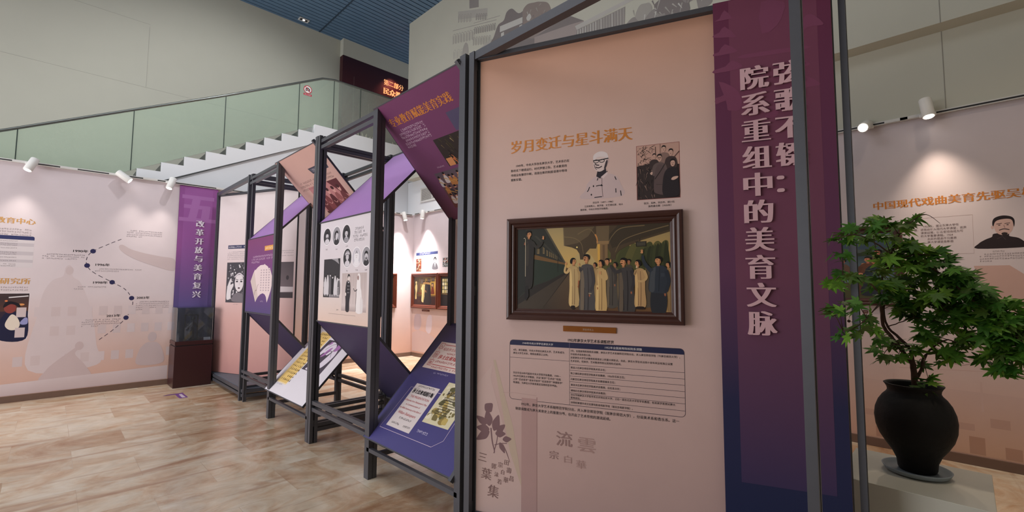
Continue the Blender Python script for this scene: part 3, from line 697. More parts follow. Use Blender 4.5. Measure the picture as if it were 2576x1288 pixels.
for r, (u, w) in enumerate(((.83, .20), (.82, .22), (.79, .30), (.82, .22))): p.marks(u, 2.085 - r * .034, w, 1, .1, .026, rgb(70, 64, 70), last=1)
for u, v in ((.22, 1.925), (.44, 1.915), (.655, 1.93), (.68, 1.705), (.86, 1.708), (1.03, 1.705), (.50, 1.345)): p.marks(u, v, .05, 1, .1, .014, rgb(70, 64, 70), last=1)
p.line([(.335, 1.298), (.885, 1.297)], .003, rgb(160, 140, 134)); p.build('caption', INK, b)
p = Pic(F); p.rect(.194, 1.45, .552, 1.82, rgb(48, 46, 50)); p.poly([(.36, 1.82), (.50, 1.82), (.53, 1.765), (.44, 1.80)], rgb(150, 146, 150)); p.rect(.33, 1.45, .552, 1.482, rgb(120, 114, 118)); p.rect(.20, 1.55, .30, 1.60, rgb(170, 164, 168))
for k, (u, h, cc) in enumerate(((.235, .15, 2), (.29, .17, 2), (.345, .17, 1), (.40, .15, 0), (.455, .16, 2), (.505, .14, 2), (.535, .13, 1))):
    q = (rgb(30, 30, 33), rgb(96, 92, 96), rgb(206, 200, 204))[cc]
    p.spl([(u - .026, 1.48), (u - .028, 1.55), (u - .016, 1.48 + h), (u + .016, 1.48 + h), (u + .028, 1.55), (u + .024, 1.48)], q); p.ell(u, 1.495 + h, .012, .015, rgb(214, 206, 208)); p.ell(u, 1.503 + h, .012, .009, rgb(26, 26, 28))
    p.line([(u - .008, 1.48), (u - .008, 1.462)], .008, rgb(190, 184, 188)); p.line([(u + .010, 1.48), (u + .010, 1.462)], .008, rgb(190, 184, 188))
for k in range(5): p.rect(.46, 1.486 + k * .014, .54, 1.491 + k * .014, rgb(200, 194, 198))
p.build('stage_photograph', INK, b)
p = Pic(F); p.grad(.60, 1.334, 1.072, 1.677, [(0, rgb(176, 158, 156)), (.15, rgb(208, 192, 190)), (1, rgb(190, 174, 172))])
for k in range(9): p.rect(.62 + k * .052, 1.40, .624 + k * .052, 1.677, rgb(178, 160, 158))
p.spl([(.69, 1.335), (.685, 1.42), (.675, 1.50), (.69, 1.59), (.725, 1.61), (.765, 1.59), (.775, 1.50), (.76, 1.42), (.755, 1.335)], rgb(44, 40, 46)); p.poly([(.71, 1.605), (.735, 1.585), (.76, 1.605), (.735, 1.595)], rgb(226, 220, 222)); p.ell(.738, 1.63, .019, .024, rgb(222, 208, 204)); p.spl([(.715, 1.632), (.72, 1.665), (.755, 1.662), (.757, 1.638), (.738, 1.652)], rgb(36, 32, 36)); p.ell(.682, 1.485, .012, .016, rgb(222, 208, 204))
for k in range(3): p.ell(.722, 1.56 - k * .03, .004, .004, wh, n=8); p.ell(.745, 1.56 - k * .03, .004, .004, wh, n=8)
p.spl([(.885, 1.335), (.895, 1.45), (.89, 1.56), (.905, 1.65), (.93, 1.672), (.955, 1.64), (.965, 1.55), (.985, 1.50), (.99, 1.335)], rgb(232, 224, 224)); p.ell(.915, 1.632, .015, .021, rgb(150, 120, 116)); p.spl([(.965, 1.335), (.965, 1.45), (.985, 1.46), (1.01, 1.43), (1.01, 1.335)], rgb(222, 214, 214)); p.curve([(.90, 1.53), (.86, 1.515), (.828, 1.545)], .010, rgb(60, 54, 58), .006); p.curve([(.895, 1.53), (.88, 1.43), (.885, 1.34)], .005, rgb(90, 84, 88))
p.ell(.826, 1.548, .010, .009, rgb(210, 196, 192)); p.build('costume_photograph', INK, b)

# ---- stand 2, right bay: purple heading board above, playbills below
x = -3.6; F = FT(x)
b = panel(S2, F, .045, 1.225, 0, 1.205, [(0, rgb(126, 72, 94)), (.3, rgb(112, 66, 100)), (1, rgb(118, 62, 102))])
text('heading', b, M['gold'], F, '专业教育赋能美育实践', .125, 1.008, .086, width=.85, smear=.044, bold=-.008, res=4)
p = Pic(F); p.marks(.15, .965, .40, 6, .031, .024, rgb(214, 190, 208), indent=2, last=.45); p.marks(.345, .553, .11, 1, .1, .016, rgb(200, 170, 190), last=1); p.build('body_text', INK, b)
p = Pic(F); p.rect(.825, .79, 1.22, .945, rgb(84, 78, 108)); p.build('blue_block', INK, b)
p = Pic(F); p.rect(.505, .525, 1.20, .783, rgb(52, 44, 42)); rr = random.Random(11)
for k in range(70):
    u, v = rr.uniform(.51, 1.16), rr.uniform(.55, .78); L = rr.uniform(.03, .09); a = rr.uniform(.6, 1.4)
    u1, v1 = min(u + L * .5, 1.19), max(v - L * a, .53); p.line([(u, v), (u1, v1)], rr.uniform(.004, .012), rgb(*rr.choice([(84, 74, 50), (120, 104, 70), (70, 66, 40), (34, 30, 30), (160, 140, 100)])), .003)
for k in range(12):
    u, v = rr.uniform(.55, 1.15), rr.uniform(.54, .64); p.ell(u, v, .014, .016, rgb(40, 30, 30)); p.line([(u, v - .01), (u + .03, v - .05 if v > .59 else .528)], .02, rgb(*rr.choice([(196, 186, 180), (190, 110, 70), (120, 100, 90)])), .01)
p.rect(.52, .527, .60, .60, rgb(206, 140, 92)); p.build('photograph', INK, b)
p = Pic(F); p.gradq([(.235, .125), (1.20, .125), (1.20, .497), (.255, .497)], [rgb(118, 66, 60), rgb(118, 66, 60), rgb(92, 82, 92), rgb(92, 82, 92)])
for k in range(42):
    u = .29 + .066 * (k % 14) + rr.uniform(-.015, .015); v = .40 - .105 * (k // 14) + rr.uniform(-.02, .02)
    p.ell(u, v + .055, .014, .018, rgb(214, 150, 120)); p.ell(u, v + .066, .015, .012, rgb(34, 26, 28)); p.spl([(u - .028, v - .03), (u - .02, v + .03), (u, v + .045), (u + .022, v + .03), (u + .03, v - .03)], rgb(*rr.choice([(206, 192, 190), (196, 186, 190), (60, 52, 58), (180, 120, 70)]))); p.line([(u - .03, v + .02), (u + .05, v - .015)], .009, rgb(196, 150, 80), .004)
p.build('photograph', INK, b)
p = panel(S2, DM(x), .13, 1.16, 1.215, 2.215, [(0, rgb(202, 168, 158)), (1, rgb(206, 182, 178))])
q = Pic(DM(x)); q.spl([(.135, 2.20), (.165, 2.20), (.18, 2.05), (.17, 2.02), (.16, 2.12)], rgb(226, 206, 190)); q.build('print', INK, p)
F = FB(x)
b = panel(S2, F, .028, 1.21, 0, 1.215, [(0, NAVY2), (.45, rgb(72, 66, 118)), (.75, rgb(70, 60, 104)), (1, rgb(62, 52, 84))], ink=GLOSS_INK)
p = Pic(F); p.line([(.30, .515), (.175, .51), (.142, .118), (.85, .124), (.931, .192), (.934, .42)], .004, rgb(196, 176, 196)); p.line([(.55, .52), (.60, .52)], .004, rgb(196, 176, 196)); p.build('outline', INK, b)
# red playbill
s = Pic(F); s.poly([(.148, 1.0), (.66, 1.0), (.655, .712), (.129, .712)], rgb(222, 200, 192))
for k, v in enumerate((.925, .83, .742)): s.rect(.165, v, .225, v + .062, rgb(186, 60, 66)); s.rect(.170, v + .004, .220, v + .058, rgb(222, 200, 192))
s.line([(.235, .972), (.64, .972)], .006, rgb(176, 48, 56)); s.line([(.235, .757), (.65, .757)], .006, rgb(176, 48, 56)); s.line([(.195, .918), (.195, .898)], .004, rgb(176, 48, 56)); s.line([(.195, .825), (.195, .808)], .004, rgb(176, 48, 56))
o = s.build('red_playbill', INK, b)
mb = MB()
for ch, v in zip('入场券', (.933, .838, .750)): put(mb, F, ch, .174, v + .003, .044, width=.040)
put(mb, F, '纪念莎士比亚', .245, .915, .034, width=.22); put(mb, F, '莎士比亚戏剧片断', .25, .825, .046, width=.40, smear=.04, italic=.1)
mb.build('red_lettering', M['redprint'], o)
s = Pic(F, .0012); RP = rgb(176, 48, 56); s.marks(.475, .945, .15, 1, .1, .032, RP, last=1); s.marks(.33, .895, .12, 1, .1, .022, RP, last=1); s.marks(.245, .805, .39, 1, .1, .024, RP, last=1); s.marks(.245, .744, .38, 1, .1, .020, RP, last=1); s.build('small_red_lettering', INK, o)
p = Pic(F); p.marks(.33, .69, .22, 1, .1, .016, rgb(190, 180, 210), last=1); p.marks(.60, .205, .15, 1, .1, .022, rgb(214, 206, 228), last=1); p.build('caption', INK, b)
s = Pic(F); s.poly([(.218, .555), (.545, .555), (.535, .15), (.202, .15)], rgb(216, 204, 202)); o = s.build('printed_programme', INK, b)
mb = MB(); put(mb, F, '莎士比亚戏剧片断', .235, .468, .044, width=.285, smear=.05, bold=.006)
mb.build('black_lettering', M['black'], o)
s = Pic(F, .0012); BP = rgb(60, 54, 60); s.marks(.265, .545, .23, 1, .1, .018, BP, last=1); s.marks(.225, .195, .15, 1, .1, .018, BP, last=1); s.marks(.415, .195, .10, 1, .1, .018, BP, last=1); s.marks(.30, .248, .18, 1, .1, .018, BP, last=1); s.build('small_lettering', INK, o)
mb = MB(); put(mb, F, 'THE PRESENTATION', .25, .425, .028, width=.26); put(mb, F, "of Episodes from Shakespeare's Plays", .215, .388, .022, width=.31, italic=.15); put(mb, F, 'in Commemoration of', .265, .352, .022, width=.2, italic=.15); put(mb, F, 'the 400th Anniversary of the Birth of', .215, .315, .022, width=.30, italic=.15); put(mb, F, 'William Shakespeare', .235, .27, .034, width=.25, italic=.25)
mb.build('red_lettering', M['redprint'], o)
s = Pic(F); s.poly([(.598, .63), (.93, .63), (.907, .275), (.588, .268)], rgb(214, 204, 170)); rr = random.Random(5)
for k in range(46):
    u, v = rr.uniform(.62, .88), rr.uniform(.30, .60); r = rr.uniform(.012, .04)
    s.spl([(u + r * rr.uniform(.5, 1.2) * math.cos(a), v + r * rr.uniform(.5, 1.1) * math.sin(a)) for a in (0, .9, 1.8, 2.7, 3.6, 4.5, 5.4)], rgb(*rr.choice([(190, 166, 96), (170, 146, 84), (120, 108, 66), (226, 216, 190), (96, 92, 60), (150, 128, 70)])), k=3)
for k in range(8): s.line([(.66, .50 - k * .02), (.66 + rr.uniform(.12, .2), .50 - k * .02)], .005, rgb(70, 60, 44))
o = s.build('aged_playbill', INK, b)
mb = MB(); put(mb, F, '莎士比亚戏剧片断', .66, .525, .040, width=.24, smear=.05); put(mb, F, 'THE PRESENTATION', .66, .475, .028, width=.24)
mb.build('black_lettering', M['black'], o)
# corner clips where the slanted boards meet the posts
MB().beam((-2.40, 1.872, 3.10), (-2.372, 1.95, 3.00), .03, .03, up=(1, 0, 0)).build('clip', M['frame'], S2); MB().beam((-2.40, 1.87, .31), (-2.385, 1.94, .40), .03, .03, up=(1, 0, 0)).build('clip', M['frame'], S2)
MB().beam((-4.835, 1.872, 3.10), (-4.80, 1.95, 3.00), .03, .03, up=(1, 0, 0)).build('clip', M['frame'], S1)

# ------------------------------------------------------------------ triangular end walls of the row
PD = Vector((.928, .373, 0)).normalized()
def end_wall(name, L, label, stops, s0, s1, z0, z1):
    L = Vector((L[0], L[1], 0)); Fp = L + Vector((1.862, 0.0, 0)); Rp = L + PD * 2.045
    t = empty(name, (L + Fp + Rp) / 3, label, 'display stand')
    for q, dbl, w_, d_ in ((L, True, .05, .033), (Fp, False, .036, .020), (Rp, False, .028, .016)): post(t, q.x, q.y - d_, q.y + d_, 3.12, double=dbl, w=w_)
    for a, c in ((L, Fp), (Fp, Rp)):
        rail(t, a + Vector((0, 0, 3.09)), c + Vector((0, 0, 3.09)), False, .055); rail(t, a + Vector((0, 0, .135)), c + Vector((0, 0, .135)), True, .04, .02)
    fr = Fr(L, PD, (0, 0, 1))
    b = MB(); b.beam(fr.p(s0, 3.07, .012), fr.p(s1, 3.07, .012), .045, .028); b.build('rail', M['frame'], t)
    b = MB(); b.beam(fr.p(s0, .10, -.0), fr.p(s1, .10, -.0), .05, .05); b.build('rail', M['frame'], t)
    b = MB(); b.prism([L + Vector((.05, -.0, .150)), Fp + Vector((0, 0, .150)), Rp + Vector((0, -.03, .150))], [L + Vector((.05, 0, .162)), Fp + Vector((0, 0, .162)), Rp + Vector((0, -.03, .162))]); b.build('platform', M['plate'], t)
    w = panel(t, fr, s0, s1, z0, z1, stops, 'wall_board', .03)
    return t, fr, w
EW1, FA, WA = end_wall('end_wall', (-8.85, 1.925), 'pink triangular end wall at the far end of the stand row, by the glass case', [(0, rgb(190, 138, 132)), (.3, rgb(206, 164, 158)), (.65, rgb(222, 204, 204)), (1, rgb(228, 216, 216))], .03, 1.80, .165, 3.05)
EW2, FP, WP = end_wall('end_wall', (-2.272, 1.93), 'large pink triangular end wall nearest the viewer, carrying the framed station painting', [(0, rgb(190, 158, 152)), (.3, rgb(204, 174, 168)), (.6, rgb(216, 190, 186)), (.82, rgb(212, 178, 166)), (1, rgb(206, 158, 134))], .04, 2.0, .165, 3.055)  # peach top is part print tint, part warm lamplight put into the colour
# far end wall: header strip, opera photographs
p = Pic(FA); p.rect(.28, 2.163, .92, 2.222, rgb(52, 56, 92)); q = p.build('heading_strip', INK, WA)
text('lettering', q, M['paper'], FA, '世界舞台', .295, 2.176, .036, width=.16)
p = Pic(FA, .0012); p.marks(.465, 2.208, .43, 1, .1, .034, rgb(222, 214, 220), last=1); p.build('lettering', INK, q)
p = Pic(FA); p.marks(.27, 2.118, .62, 5, .029, .018, rgb(120, 108, 116), indent=2, last=.7); p.marks(1.16, 2.112, .60, 2, .032, .018, rgb(130, 116, 122), last=1); p.marks(1.16, 2.035, .60, 2, .032, .018, rgb(130, 116, 122), last=.6); p.marks(.46, 1.268, .12, 1, .1, .014, rgb(120, 108, 116), last=1); p.build('body_text', INK, WA)
p = Pic(FA); p.rect(.275, 1.29, .85, 1.94, rgb(74, 70, 76)); rr = random.Random(21)
for k in range(150):
    u, v = rr.uniform(.30, .83), rr.uniform(1.32, 1.92)
    if .47 < u < .70 and 1.47 < v < 1.70: continue
    r = rr.uniform(.006, .018); p.ell(u, v, r, r, rgb(*rr.choice([(214, 206, 210), (170, 162, 168), (50, 46, 52), (232, 226, 228), (110, 104, 110)])), n=7)
p.spl([(.48, 1.60), (.50, 1.70), (.58, 1.74), (.66, 1.70), (.68, 1.60), (.65, 1.51), (.58, 1.465), (.51, 1.51)], rgb(222, 212, 214))
for s_ in (-1, 1): p.ell(.58 + s_ * .05, 1.63, .026, .013, rgb(60, 54, 60)); p.line([(.58 + s_ * .02, 1.655), (.58 + s_ * .085, 1.668)], .008, rgb(48, 44, 48))
p.ell(.58, 1.525, .026, .012, rgb(80, 60, 66)); p.line([(.585, 1.62), (.592, 1.57)], .006, rgb(176, 164, 168))
p.curve([(.47, 1.70), (.58, 1.76), (.69, 1.70)], .022, rgb(208, 198, 204)); p.spl([(.30, 1.50), (.33, 1.60), (.38, 1.68), (.40, 1.66), (.38, 1.58), (.44, 1.60), (.45, 1.56), (.40, 1.47), (.39, 1.36), (.30, 1.34)], rgb(216, 208, 210)); p.spl([(.42, 1.32), (.47, 1.42), (.58, 1.45), (.72, 1.40), (.78, 1.30), (.60, 1.295)], rgb(120, 112, 118))
p.build('opera_portrait_photograph', INK, WA)
p = Pic(FA); p.grad(1.14, 1.38, 1.762, 1.93, [(0, rgb(92, 80, 84)), (.3, rgb(112, 98, 102)), (1, rgb(86, 76, 80))]); p.poly([(1.14, 1.46), (1.762, 1.475), (1.762, 1.55), (1.14, 1.56)], rgb(206, 194, 196)); p.rect(1.14, 1.38, 1.762, 1.46, rgb(66, 56, 60))
for k, u in enumerate((1.24, 1.31, 1.38, 1.45)): p.spl([(u - .035, 1.51), (u - .04, 1.64), (u - .02, 1.72), (u + .02, 1.72), (u + .04, 1.64), (u + .03, 1.51)], rgb(*[(196, 186, 188), (180, 168, 172), (210, 200, 202), (188, 176, 180)][k])); p.ell(u, 1.75, .02, .026, rgb(212, 200, 200))
p.ell(1.64, 1.69, .03, .035, rgb(60, 52, 56)); p.build('stage_photograph', INK, WA)

# ------------------------------------------------------------------ printed matter on the near end wall
text('heading', WP, M['gold'], FP, '岁月变迁与星斗满天', .268, 2.412, .088, width=.752, smear=.042, bold=-.008, res=5)
BK = M['black']
text('body_text', WP, BK, FP, ['\u3000\u30001949年，中央大学改名南京大学，艺术系仍在', '新校名下继续运行。时代更替之际，艺术教育的', '传统没有骤然中断，而是在新的制度语境中等待', '重新安置。'], .265, 2.316, .0176, .0295, bold=.006)
p = Pic(FP)                                # bust of an elderly man, printed without a background
p.spl([(.722, 2.083), (.745, 2.13), (.762, 2.175), (.80, 2.205), (.845, 2.222), (.90, 2.217), (.935, 2.195), (.955, 2.15), (.962, 2.083)], rgb(206, 182, 182), k=4)
p.poly([(.812, 2.21), (.822, 2.255), (.868, 2.26), (.872, 2.225), (.835, 2.195)], rgb(52, 46, 54))
p.spl([(.797, 2.31), (.795, 2.275), (.805, 2.25), (.828, 2.237), (.852, 2.243), (.872, 2.265), (.880, 2.31), (.872, 2.338), (.845, 2.353), (.815, 2.347), (.80, 2.332)], rgb(222, 200, 196))
p.spl([(.797, 2.305), (.796, 2.335), (.815, 2.352), (.845, 2.357), (.875, 2.343), (.884, 2.315), (.874, 2.312), (.862, 2.322), (.82, 2.325)], rgb(228, 214, 214))
p.spl([(.876, 2.312), (.888, 2.31), (.886, 2.288), (.876, 2.282)], rgb(196, 168, 166))
p.spl([(.858, 2.25), (.872, 2.262), (.880, 2.295), (.872, 2.30), (.862, 2.272)], rgb(70, 60, 66))
p.line([(.794, 2.306), (.835, 2.306), (.884, 2.312)], .006, rgb(34, 32, 38))
for a in (.812, .846): p.line([(a + .015 * math.cos(R_(t)), 2.300 + .009 * math.sin(R_(t))) for t in range(0, 361, 30)], .004, rgb(34, 32, 38))
p.curve([(.806, 2.288), (.812, 2.279), (.83, 2.275)], .006, rgb(60, 50, 56)); p.curve([(.808, 2.266), (.826, 2.260), (.846, 2.268)], .006, rgb(60, 46, 52)); p.curve([(.80, 2.283), (.805, 2.262), (.816, 2.25)], .004, rgb(120, 98, 100))
p.curve([(.822, 2.225), (.835, 2.20), (.862, 2.222), (.878, 2.236)], .005, rgb(48, 44, 52)); p.poly([(.838, 2.203), (.852, 2.193), (.880, 2.218), (.876, 2.232)], rgb(222, 200, 200)); p.curve([(.845, 2.20), (.846, 2.14), (.850, 2.085)], .003, rgb(120, 100, 104))
for u, v in ((.795, 2.153), (.782, 2.103), (.842, 2.155)): p.ell(u, v, .004, .006, rgb(36, 34, 40), n=10)
for q in ([(.757, 2.122), (.764, 2.130), (.772, 2.150)], [(.81, 2.152), (.83, 2.155), (.85, 2.152)], [(.92, 2.20), (.928, 2.18)], [(.925, 2.13), (.926, 2.105)], [(.80, 2.085), (.845, 2.087)], [(.952, 2.115), (.956, 2.085)], [(.817, 2.185), (.823, 2.20)]): p.line(q, .005, rgb(44, 40, 48))
p.build('portrait_bust', INK, WP)
text('caption', WP, BK, FP, ['宗白华（1897—1986）'], .790, 2.0495, .0128, bold=.004)
text('caption', WP, BK, FP, ['江苏常熟人，美学家、文艺理论家、诗人'], .740, 2.030, .0126, bold=.004, width=.225)
text('caption', WP, BK, FP, ['翻译家，中央大学哲学系教授。'], .716, 2.011, .0126, bold=.004, width=.165)
p = Pic(FP); C = lambda a, c: (1.043 + a * .233, 2.051 + c * .313)     # sepia photograph of a group
R3 = rgb(196, 156, 142); p.map = C
p.rect(0, 0, 1, 1, rgb(150, 90, 84)); p.rect(.012, .008, .988, .992, R3)
p.poly([(.012, .008), (.988, .008), (.988, .60), (.40, .66), (.012, .62)], rgb(58, 48, 48))
rr = random.Random(9)
for k in range(60):
    u, v = rr.uniform(.02, .38), rr.uniform(.62, .97); p.line([(u, v), (min(u + rr.uniform(.02, .10), .45), min(max(v + rr.uniform(-.05, .05), .02), .985))], rr.uniform(.006, .016), rgb(*rr.choice([(58, 46, 46), (84, 66, 62), (44, 36, 38)])), .004)
for k in range(40):
    u, v = rr.uniform(.02, .42), rr.uniform(.04, .6); p.line([(u, v), (u + rr.uniform(-.05, .06), max(v - rr.uniform(.03, .1), .01))], rr.uniform(.008, .02), rgb(*rr.choice([(92, 74, 70), (118, 96, 88), (40, 34, 36), (150, 122, 112)])), .004)
p.line([(.45, .95), (.45, .78)], .012, rgb(70, 54, 52)); p.line([(.56, .99), (.56, .8)], .008, rgb(120, 90, 84)); p.line([(.86, .72), (.99, .83)], .015, rgb(90, 66, 62))
def head(p, u, v, s, coat, hat=False, hair=rgb(36, 30, 32), skin=rgb(206, 166, 150), w=2.3, drop=.5, spec=False):
    p.spl([(u - s * w, v - s * 5), (u - s * w, v - s * 2.4), (u - s * 1.1, v - s * 1.35), (u + s * 1.1, v - s * 1.35), (u + s * w, v - s * 2.4), (u + s * w, v - s * 5)], coat, k=4)
    p.ell(u, v, s * .82, s * 1.0, skin); p.spl([(u - s * .88, v + s * .25), (u - s * .75, v + s * 1.0), (u, v + s * 1.3), (u + s * .8, v + s * 1.0), (u + s * .9, v + s * .2), (u + s * .5, v + s * .7), (u - s * .4, v + s * .72)], hair)
    for a in (-.32, .32): p.ell(u + a * s, v + s * .12, s * .14, s * .08, rgb(40, 32, 34), n=8)
    if spec:
        for a in (-.34, .34): p.line([(u + a * s + s * .26 * math.cos(R_(t)), v + s * .12 + s * .2 * math.sin(R_(t))) for t in range(0, 361, 40)], s * .09, rgb(36, 30, 32))
    p.line([(u - s * .3, v - s * .42), (u + s * .3, v - s * .42)], s * .14, rgb(96, 58, 54)); p.line([(u, v + s * .05), (u + s * .08, v - s * .18)], s * .10, rgb(150, 110, 98))
head(p, .64, .895, .052, rgb(140, 112, 104)); head(p, .80, .82, .055, rgb(70, 56, 56)); head(p, .42, .775, .045, rgb(66, 54, 54)); head(p, .54, .735, .062, rgb(104, 88, 86), spec=True, w=2.5); head(p, .84, .625, .062, rgb(52, 44, 46), w=1.9)
p.spl([(.40, .20), (.44, .5), (.50, .61), (.60, .61), (.66, .50), (.70, .10), (.46, .10)], rgb(96, 80, 80)); p.curve([(.43, .36), (.58, .52), (.66, .62)], .018, rgb(48, 40, 42)); p.line([(.46, .26), (.66, .25)], .006, rgb(60, 50, 50))
p.spl([(.63, .05), (.61, .32), (.68, .50), (.82, .55), (.93, .50), (.965, .30), (.965, .05)], rgb(48, 42, 46)); p.spl([(.80, .335), (.84, .375), (.93, .385), (.96, .37), (.92, .34), (.85, .32)], rgb(214, 176, 160)); p.spl([(.32, .47), (.36, .50), (.38, .48), (.36, .44)], rgb(206, 170, 156))
p.build('group_photograph', INK, WP)
text('caption', WP, BK, FP, ['田汉、吴梅、宗白华、胡小石'], 1.082, 2.026, .0126, bold=.004, width=.162)
text('caption', WP, BK, FP, ['张西曼合影（1935年）'], 1.105, 2.008, .0126, bold=.004, width=.122)
text('table_title', WP, BK, FP, '1952年南京大学艺术系调整概览', .637, 1.2385, .0205, width=.268, bold=.014)
# table
p = Pic(FP); u0, u1, v0, v1 = .265, 1.279, .872, 1.231; um = .646; G = rgb(84, 70, 78)
def rr_rect(u0, v0, u1, v1, r, top=True, bot=True):
    o = []
    for cx, cy, a0, on in ((u1 - r, v1 - r, 0, top), (u0 + r, v1 - r, 90, top), (u0 + r, v0 + r, 180, bot), (u1 - r, v0 + r, 270, bot)):
        if on: o += [(cx + r * math.cos(R_(a0 + t)), cy + r * math.sin(R_(a0 + t))) for t in range(0, 91, 18)]
        else: o.append((cx + (r if a0 in (0, 270) else -r), cy + (r if a0 in (0, 90) else -r)))
    return o
b = rr_rect(u0, v0, u1, v1, .022); p.poly(rr_rect(u0, v1 - .031, u1, v1, .020, True, False), rgb(44, 46, 78)); p.line(b + [b[0]], .0028, G)
p.line([(um, v0), (um, v1 - .031)], .002, G); p.line([(um, v1 - .031), (um, v1)], .002, rgb(120, 110, 130)); p.line([(u0, 1.124), (um, 1.124)], .002, G)
rows = [1.200, 1.105, 1.072, 1.039, 1.006, .973, .942, .905, .872]
for z in rows[1:-1]: p.line([(um, z), (u1, z)], .002, G)
p.build('table_grid', INK, WP)
text('table_header', WP, M['paper'], FP, ['1949年中央大学更名南京大学'], .35, 1.209, .0145, n=.0013, width=.195, bold=.006); text('table_header', WP, M['paper'], FP, ['1952年全国高等院校院系调整'], .855, 1.209, .0150, n=.0013, width=.205, bold=.006)
KW = dict(bold=.006)
text('table_text', WP, BK, FP, ['4月，南京解放，中央大学改名南京大学，艺术系成为', '南京大学艺术系，继续由黄显之主持。'], .288, 1.166, .0139, .0195, **KW)
text('table_text', WP, BK, FP, ['宗白华自30年代起任中央大学哲学系教授，1949—', '1952年任南京大学教授，开设“美学”“艺术论”“形而', '上学”“历史哲学”“叔本华哲学”“尼采哲学”“康德哲学”', '等课程，为南京大学美育奠定深厚的哲学基础。'], .288, 1.027, .0139, .0195, **KW)
text('table_text', WP, BK, FP, ['7月，全国高等院校院系调整，南京大学艺术系随师范学院分出，并入南京师范学院（今南京师范大学），', '分设美术系和音乐系。', '这是南京大学艺术教育和美育史上的重大转折点。自此，南京大学在长达四十余年间没有独立设置', '艺术系科，但美学、艺术教育传统以其他形式延续。'], .652, 1.180, .0132, .0195, **KW)
for t, z in (('黄显之任南京师范学院美术系主任；', 1.083), ('陈之佛任南京师范学院美术系教授，1956年任系主任；', 1.050), ('吕斯百任南京师范学院美术系教授兼系主任；', 1.017), ('秦宣夫任南京师范学院美术系教授，后任系主任；', .984), ('傅抱石任南京师范学院美术系教授；', .951), ('宗白华随南京大学哲学系合并到北京大学，之后一直任北京大学哲学系教授，但其美学思想对南大', .927), ('影响深远。', .910), ('孙明经筹建中央文化部电影局电影学校（现北京电影学院）。', .883)):
    text('table_text', WP, BK, FP, [t], .653, z, .0134, **KW)
text('body_text', WP, BK, FP, ['\u3000\u30001952年，南京大学艺术系随师范学院分出，并入南京师范学院（现南京师范大学），分设美术系和音乐系。这一'], .305, .841, .0187, width=.905, **KW)
text('body_text', WP, BK, FP, ['制度调整成为南大美育史上的重要分界，也开启了艺术传统的潜流延续。'], .305, .811, .0187, width=.577, **KW)
# faded print of old books along the bottom
p = Pic(FP); p.poly([(.04, .94), (.155, 1.08), (.135, .99), (.25, .62), (.345, .38), (.345, .17), (.04, .17)], rgb(206, 178, 172)); p.poly([(.152, 1.10), (.168, 1.10), (.290, .70), (.345, .40), (.345, .36), (.27, .55)], rgb(196, 174, 156)); p.rect(.345, .17, .445, .885, rgb(182, 148, 144)); p.rect(.440, .17, .447, .895, rgb(170, 136, 132)); p.line([(.22, .905), (.30, .91), (.44, .905)], .003, rgb(190, 160, 154))
LV = rgb(128, 98, 102)
def leaf(u, v, L, w, a):
    t = R_(a); c, s = math.cos(t), math.sin(t)
    p.spl([(u + x * c - y * s, v + x * s + y * c) for x, y in ((0, 0), (L * .35, w), (L * .7, w * .7), (L, 0), (L * .7, -w * .7), (L * .35, -w))], LV, k=4)
for q in ((.11, .70, .085, .022, 150), (.13, .69, .10, .028, 100), (.13, .66, .11, .026, 215), (.16, .665, .105, .026, 72), (.13, .67, .09, .026, 178), (.18, .66, .075, .02, 42), (.17, .65, .07, .022, 5), (.10, .78, .07, .03, 45), (.22, .62, .06, .018, 10), (.20, .60, .07, .016, -60)): leaf(*q)
p.curve([(.14, .68), (.15, .60), (.165, .545), (.16, .53)], .010, LV, .006); p.curve([(.19, .67), (.18, .60), (.165, .55)], .006, LV); p.curve([(.165, .58), (.21, .595), (.25, .60)], .005, LV); p.curve([(.22, .59), (.245, .55), (.27, .49)], .010, LV, .003)
p.build('faded_book_print', INK, WP)
FT1 = mat('faded_brown_print', rgb(132, 102, 98), 0.6)
mb = MB()
for ch, u, v, h in (('三', .055, .475, .062), ('葉', .075, .375, .072), ('集', .120, .275, .078), ('田', .232, .475, .034), ('壽', .246, .43, .036), ('昌', .266, .385, .034), ('宗', .19, .455, .034), ('白', .21, .415, .030), ('華', .226, .37, .036), ('郭', .143, .44, .036), ('沫', .165, .395, .030), ('若', .185, .355, .032)): put(mb, FP, ch, u, v, h, smear=.02, italic=.12, slant=-.1)
mb.build('faded_calligraphy', FT1, WP)
mb = MB()
for ch, u, v, h, w in (('流', .565, .64, .09, .095), ('宗', .522, .555, .05, .055), ): put(mb, FP, ch, u, v, h, width=w, smear=.02)
mb.build('faded_calligraphy', mat('fading_brown_print', rgb(150, 118, 114), 0.6), WP)
mb = MB()
for ch, u, v, h, w in (('雲', .695, .625, .09, .10), ('白', .612, .545, .045, .045), ('華', .685, .525, .05, .055)): put(mb, FP, ch, u, v, h, width=w, smear=.02)
mb.build('faded_calligraphy', mat('faint_brown_print', rgb(172, 138, 132), 0.6), WP)

